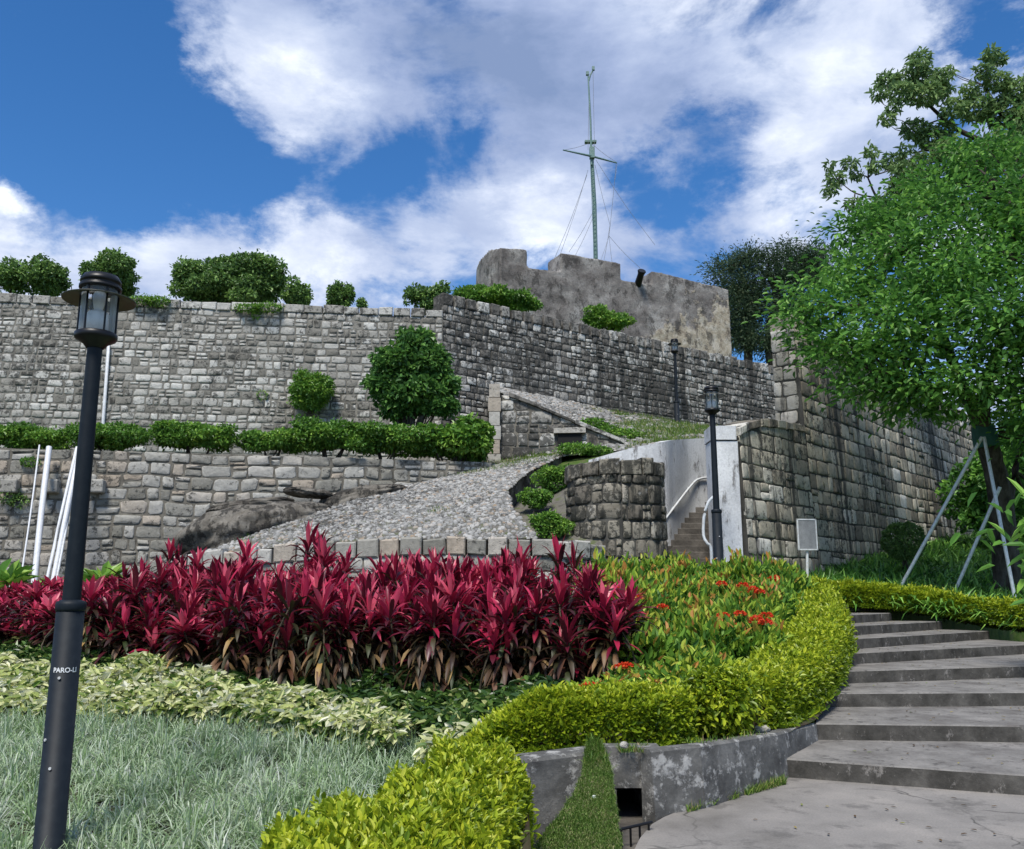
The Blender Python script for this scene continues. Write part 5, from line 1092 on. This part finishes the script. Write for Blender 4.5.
fb2 = [B(832, 328, 20.88, 34), B(812, 300, 20.88, 24), B(850, 282, 22.04, 40), B(888, 335, 19.72, 44), B(925, 362, 19.14, 36), B(880, 374, 19.72, 24, 16), B(900, 275, 20.88, 50), B(950, 300, 19.14, 52), B(1000, 335, 18.56, 46), B(958, 235, 20.88, 52), B(1012, 255, 19.72, 56), B(905, 222, 23.20, 38), B(862, 240, 23.20, 28),
       B(1000, 185, 22.04, 46), B(950, 190, 23.20, 36), B(1050, 310, 17.40, 60), B(1070, 210, 19.72, 70), B(1025, 385, 18.56, 38), B(975, 378, 18.56, 26), B(850, 385, 20.30, 12, 8), B(915, 398, 20.30, 18, 10), B(1110, 300, 18.56, 80), B(1110, 400, 18.56, 60), B(798, 318, 20.88, 12), B(1035, 430, 20.30, 26), B(845, 350, 20.30, 22, 16), B(945, 404, 19.72, 26, 14), B(905, 396, 20, 26, 14), B(868, 388, 20.5, 20, 12), B(985, 150, 22, 26), B(1060, 140, 22, 40), B(1040, 430, 24, 40), B(1060, 500, 24, 45)]
tree('large bright green tree at right with a dark forked trunk held by three metal props', tb_, limbs, fb2, 118, .165, M_tree, clump=20, ar=.5, sub=(11, .36, .45, .66), up=.6)
pb = P(1150, 560, 27.0)
pl = [([pb-[0, 0, 1], P(1120, 400, 27.0), P(1080, 250, 27.0), P(1035, 170, 27.0)], .3, .14), ([P(1035, 170, 27.0), P(990, 145, 27.0), P(955, 128, 27.0), P(932, 108, 27.0), P(915, 92, 27.0)], .12, .03), ([P(1035, 170, 27.0), P(1005, 120, 27.0), P(985, 85, 27.0), P(990, 60, 27.0)], .1, .02),
      ([P(1035, 170, 27.0), P(985, 200, 26.8), P(935, 208, 26.8), P(900, 205, 26.8), P(878, 198, 26.8), P(868, 178, 26.8)], .11, .025), ([P(878, 198, 26.8), P(855, 193, 26.8), P(838, 180, 26.8)], .03, .012), ([P(875, 175, 26.8), P(890, 170, 26.8), P(900, 162, 26.8)], .025, .01), ([P(945, 118, 27.0), P(925, 125, 27.0), P(915, 132, 27.0)], .03, .01), ([P(915, 92, 27.0), P(895, 90, 27.0), P(880, 92, 27.0)], .03, .01), ([P(1035, 170, 27.0), P(960, 160, 27.0), P(925, 150, 27.0), P(905, 165, 27.0)], .07, .02)]
pc_ = [(921, 58, 9), (916, 67, 9), (888, 81, 10), (902, 92, 12), (924, 79, 13), (941, 78, 8), (948, 72, 6), (878, 94, 6), (887, 119, 7), (893, 108, 6), (926, 94, 14), (940, 92, 9), (991, 54, 8), (999, 60, 6), (983, 71, 8), (997, 82, 11), (970, 90, 8), (1018, 90, 14), (953, 108, 10), (975, 108, 16), (1005, 112, 18), (915, 130, 12), (930, 138, 12), (872, 152, 6), (850, 163, 6), (830, 165, 4), (836, 178, 8), (830, 190, 6), (858, 175, 5), (875, 166, 6), (894, 161, 9), (905, 172, 12), (853, 204, 6), (868, 212, 8), (902, 188, 12), (925, 165, 14), (950, 150, 14), (895, 218, 12), (930, 190, 16), (965, 165, 16), (870, 225, 10), (1000, 150, 22), (1030, 120, 20), (1050, 90, 24), (880, 205, 9), (945, 130, 9), (1070, 140, 30), (880, 240, 10), (905, 150, 6), (900, 80, 8), (912, 88, 8)]
tree('tall pale-leaved tree with open clustered branches behind the large green tree', pb, pl, [B(x, y, 27-.3*(x % 3), r_*1.2, r_*.85) for x, y, r_ in pc_], 210, .17, M_pale, clump=0, rbark=.1, inner=.5, twigs=2, droop=.5)
for lab, bx, lims, bl in (
    ('dark wispy tree nearest the right end of the battlement', 748, [((748, 330), (745, 290), (740, 262)), ((748, 320), (760, 290), (768, 270))], [(722, 268, 9, 9), (738, 262, 12, 11), (733, 285, 12, 14), (748, 280, 13, 16), (742, 308, 17, 18), (757, 300, 12, 16), (742, 335, 20, 17), (768, 340, 14, 15), (752, 255, 8, 8), (727, 300, 8, 12)]),
    ('brownish leaning tree between the dark wispy tree and the big green tree', 775, [((768, 340), (776, 300), (785, 275), (792, 258)), ((776, 300), (770, 280), (768, 262))], [(770, 262, 12, 9), (785, 252, 9, 7), (775, 280, 10, 9), (788, 275, 13, 10), (800, 262, 13, 11), (815, 258, 11, 10), (808, 280, 14, 12), (795, 300, 14, 14), (782, 320, 12, 12), (822, 272, 10, 10), (800, 330, 18, 16)])):
    bs = P(bx, 372, 53); tree(lab, bs, [([bs-[0, 0, 2]]+[P(*q, 53) for q in l], .28, .06) for l in lims], [B(x, y, 53, rx, ry) for x, y, rx, ry in bl], 150, .2, M_far, clump=20, ar=.3, sub=(7, .5, .7), rbark=.35, twigs=2, inner=.3, group='trees beyond the battlement', up=.2)
bush(1010, 478, 30, [(0, 0, 46, 40), (30, 30, 50, 50), (-25, 25, 30, 26), (45, -30, 50, 40)], 60, .24, M_tree, 'leafy green thicket behind the large tree trunk at the right edge', name='thicket', cat='bush')
# broad leaves reaching in at the right edge
r = empty('broad_leaf_shrub', 'shrub with large glossy leaves reaching in at the right edge beside the tree trunk', 'shrub', tuple(P(1090, 640, 13))); mb = MB(); n = 230
c = np.stack([rng.normal(0, .55, n), rng.normal(0, .4, n), 1.45+rng.normal(0, .5, n)], -1); leaf6(mb, c, rdir(n)+[-.4, -.2, -.1], [0, -.4, 1.]+rdir(n)*.4, .26+.1*rng.random(n), .1, .3+.7*rng.random(n), droop=.3); mb.build('leaves', M_tree, r)
mb = MB(); [tube(mb, curve([(0, 0, -.3), (c[i][0]*.4, c[i][1]*.4, c[i][2]*.5), c[i]], 3), np.linspace(.03, .008, 7), 5) for i in range(0, 60, 4)]; mb.build('stems', M_bark, r)

# tree wrap and props
mb = MB(); tube(mb, [fk-[-.03, 0, .36], fk-[0, 0, .1], fk+[-.02, 0, .14]], [.27, .275, .25], 14); tag(mb.build('trunk_wrap', plain('green wrap', (.03, .12, .10), .7)), 'dark green cloth wrap around the forked tree trunk where the props meet', 'wrap')
for A, Bp, Ya, lab in (((902, 584), (982, 437), 21.4, 'left metal prop leaning against the large tree'), ((1014, 594), (984, 437), 19.9, 'right metal prop leaning against the large tree, its foot at the right edge'), ((958, 584), (1000, 487), 21.0, 'shorter metal prop crossing behind the right prop')):
    p = P(*A, Ya); q = P(*Bp, 20.35); mb = MB(); d = nrm(q-p); tube(mb, [p-d*.35, q], .04, 8); t = tag(mb.build('tree_prop', M_galv), lab, 'tree prop', 'metal props holding the large tree')
# small stones and litter
def stone(px, py, Y, s, label, m=M_low):
    c = P(px, py, Y); n1, n2 = 12, 8; th, ph = np.meshgrid(np.linspace(0, 2*pi, n1, endpoint=False), np.linspace(-pi/2, pi/2, n2)); k = 1+.15*sn(th*2, ph*3, px)
    V = np.stack([np.sign(np.cos(th))*abs(np.cos(th))**.5*np.cos(ph)**.5*k*s[0], np.sin(th)*np.cos(ph)**.5*k*s[1], np.sin(ph)*k*s[2]], -1); I = np.arange(n1*n2).reshape(n2, n1); J = np.roll(I, -1, 1)
    mb = MB(); mb.add(V, np.stack([I[:-1], J[:-1], J[1:], I[1:]], -1).reshape(-1, 4), .8, 0, True); o = mb.build('stone', m); o.location = c; tag(o, label, 'stone')
stone(762, 729, 8.95, (.075, .05, .035), 'small white block of rubble on the wall top beside the curved hedge')
stone(624, 745, 7.35, (.035, .03, .025), 'small pale pebble on the wall top above the drain outlet')
stone(594, 797, 6.66, (.017, .015, .012), 'tiny white scrap on the grass strip', M_white)

n = 150; lv = []
for _ in range(n):
    i = int(rng.integers(0, 8)); a_, b_ = SL[i], SR[i]; c_, d_ = (SL[i+1], SR[i+1]); u_, w_ = rng.random()**.8, .15+.7*rng.random(); p = (a_*(1-u_)+b_*u_)*(1-w_)+(c_*(1-u_)+d_*u_)*w_; lv.append([p[0], p[1], RZ*(i+1)+.008])
for _ in range(50):
    lv.append([rng.uniform(1.4, 5), rng.uniform(5, 8), .008])
lv = np.array(lv); lv = lv[[not (p[1] > 8 and p[2] < .05) for p in lv]]; n = len(lv); az = rng.random(n)*6.28; mb = MB()
leaf6(mb, lv, np.stack([np.cos(az), np.sin(az), np.zeros(n)], -1), np.array([0, 0, 1.])+rdir(n)*.15, .035+.03*rng.random(n), .02, rng.random(n), droop=-.1)
tag(mb.build('leaf_litter', leafmat('fallen leaves', [(0, (.06, .035, .015)), (.5, (.16, .10, .04)), (.8, (.30, .24, .07)), (1, (.12, .2, .04))], .1, .7)), kind='stuff', label='small fallen leaves scattered on the steps and paving', cat='leaves')
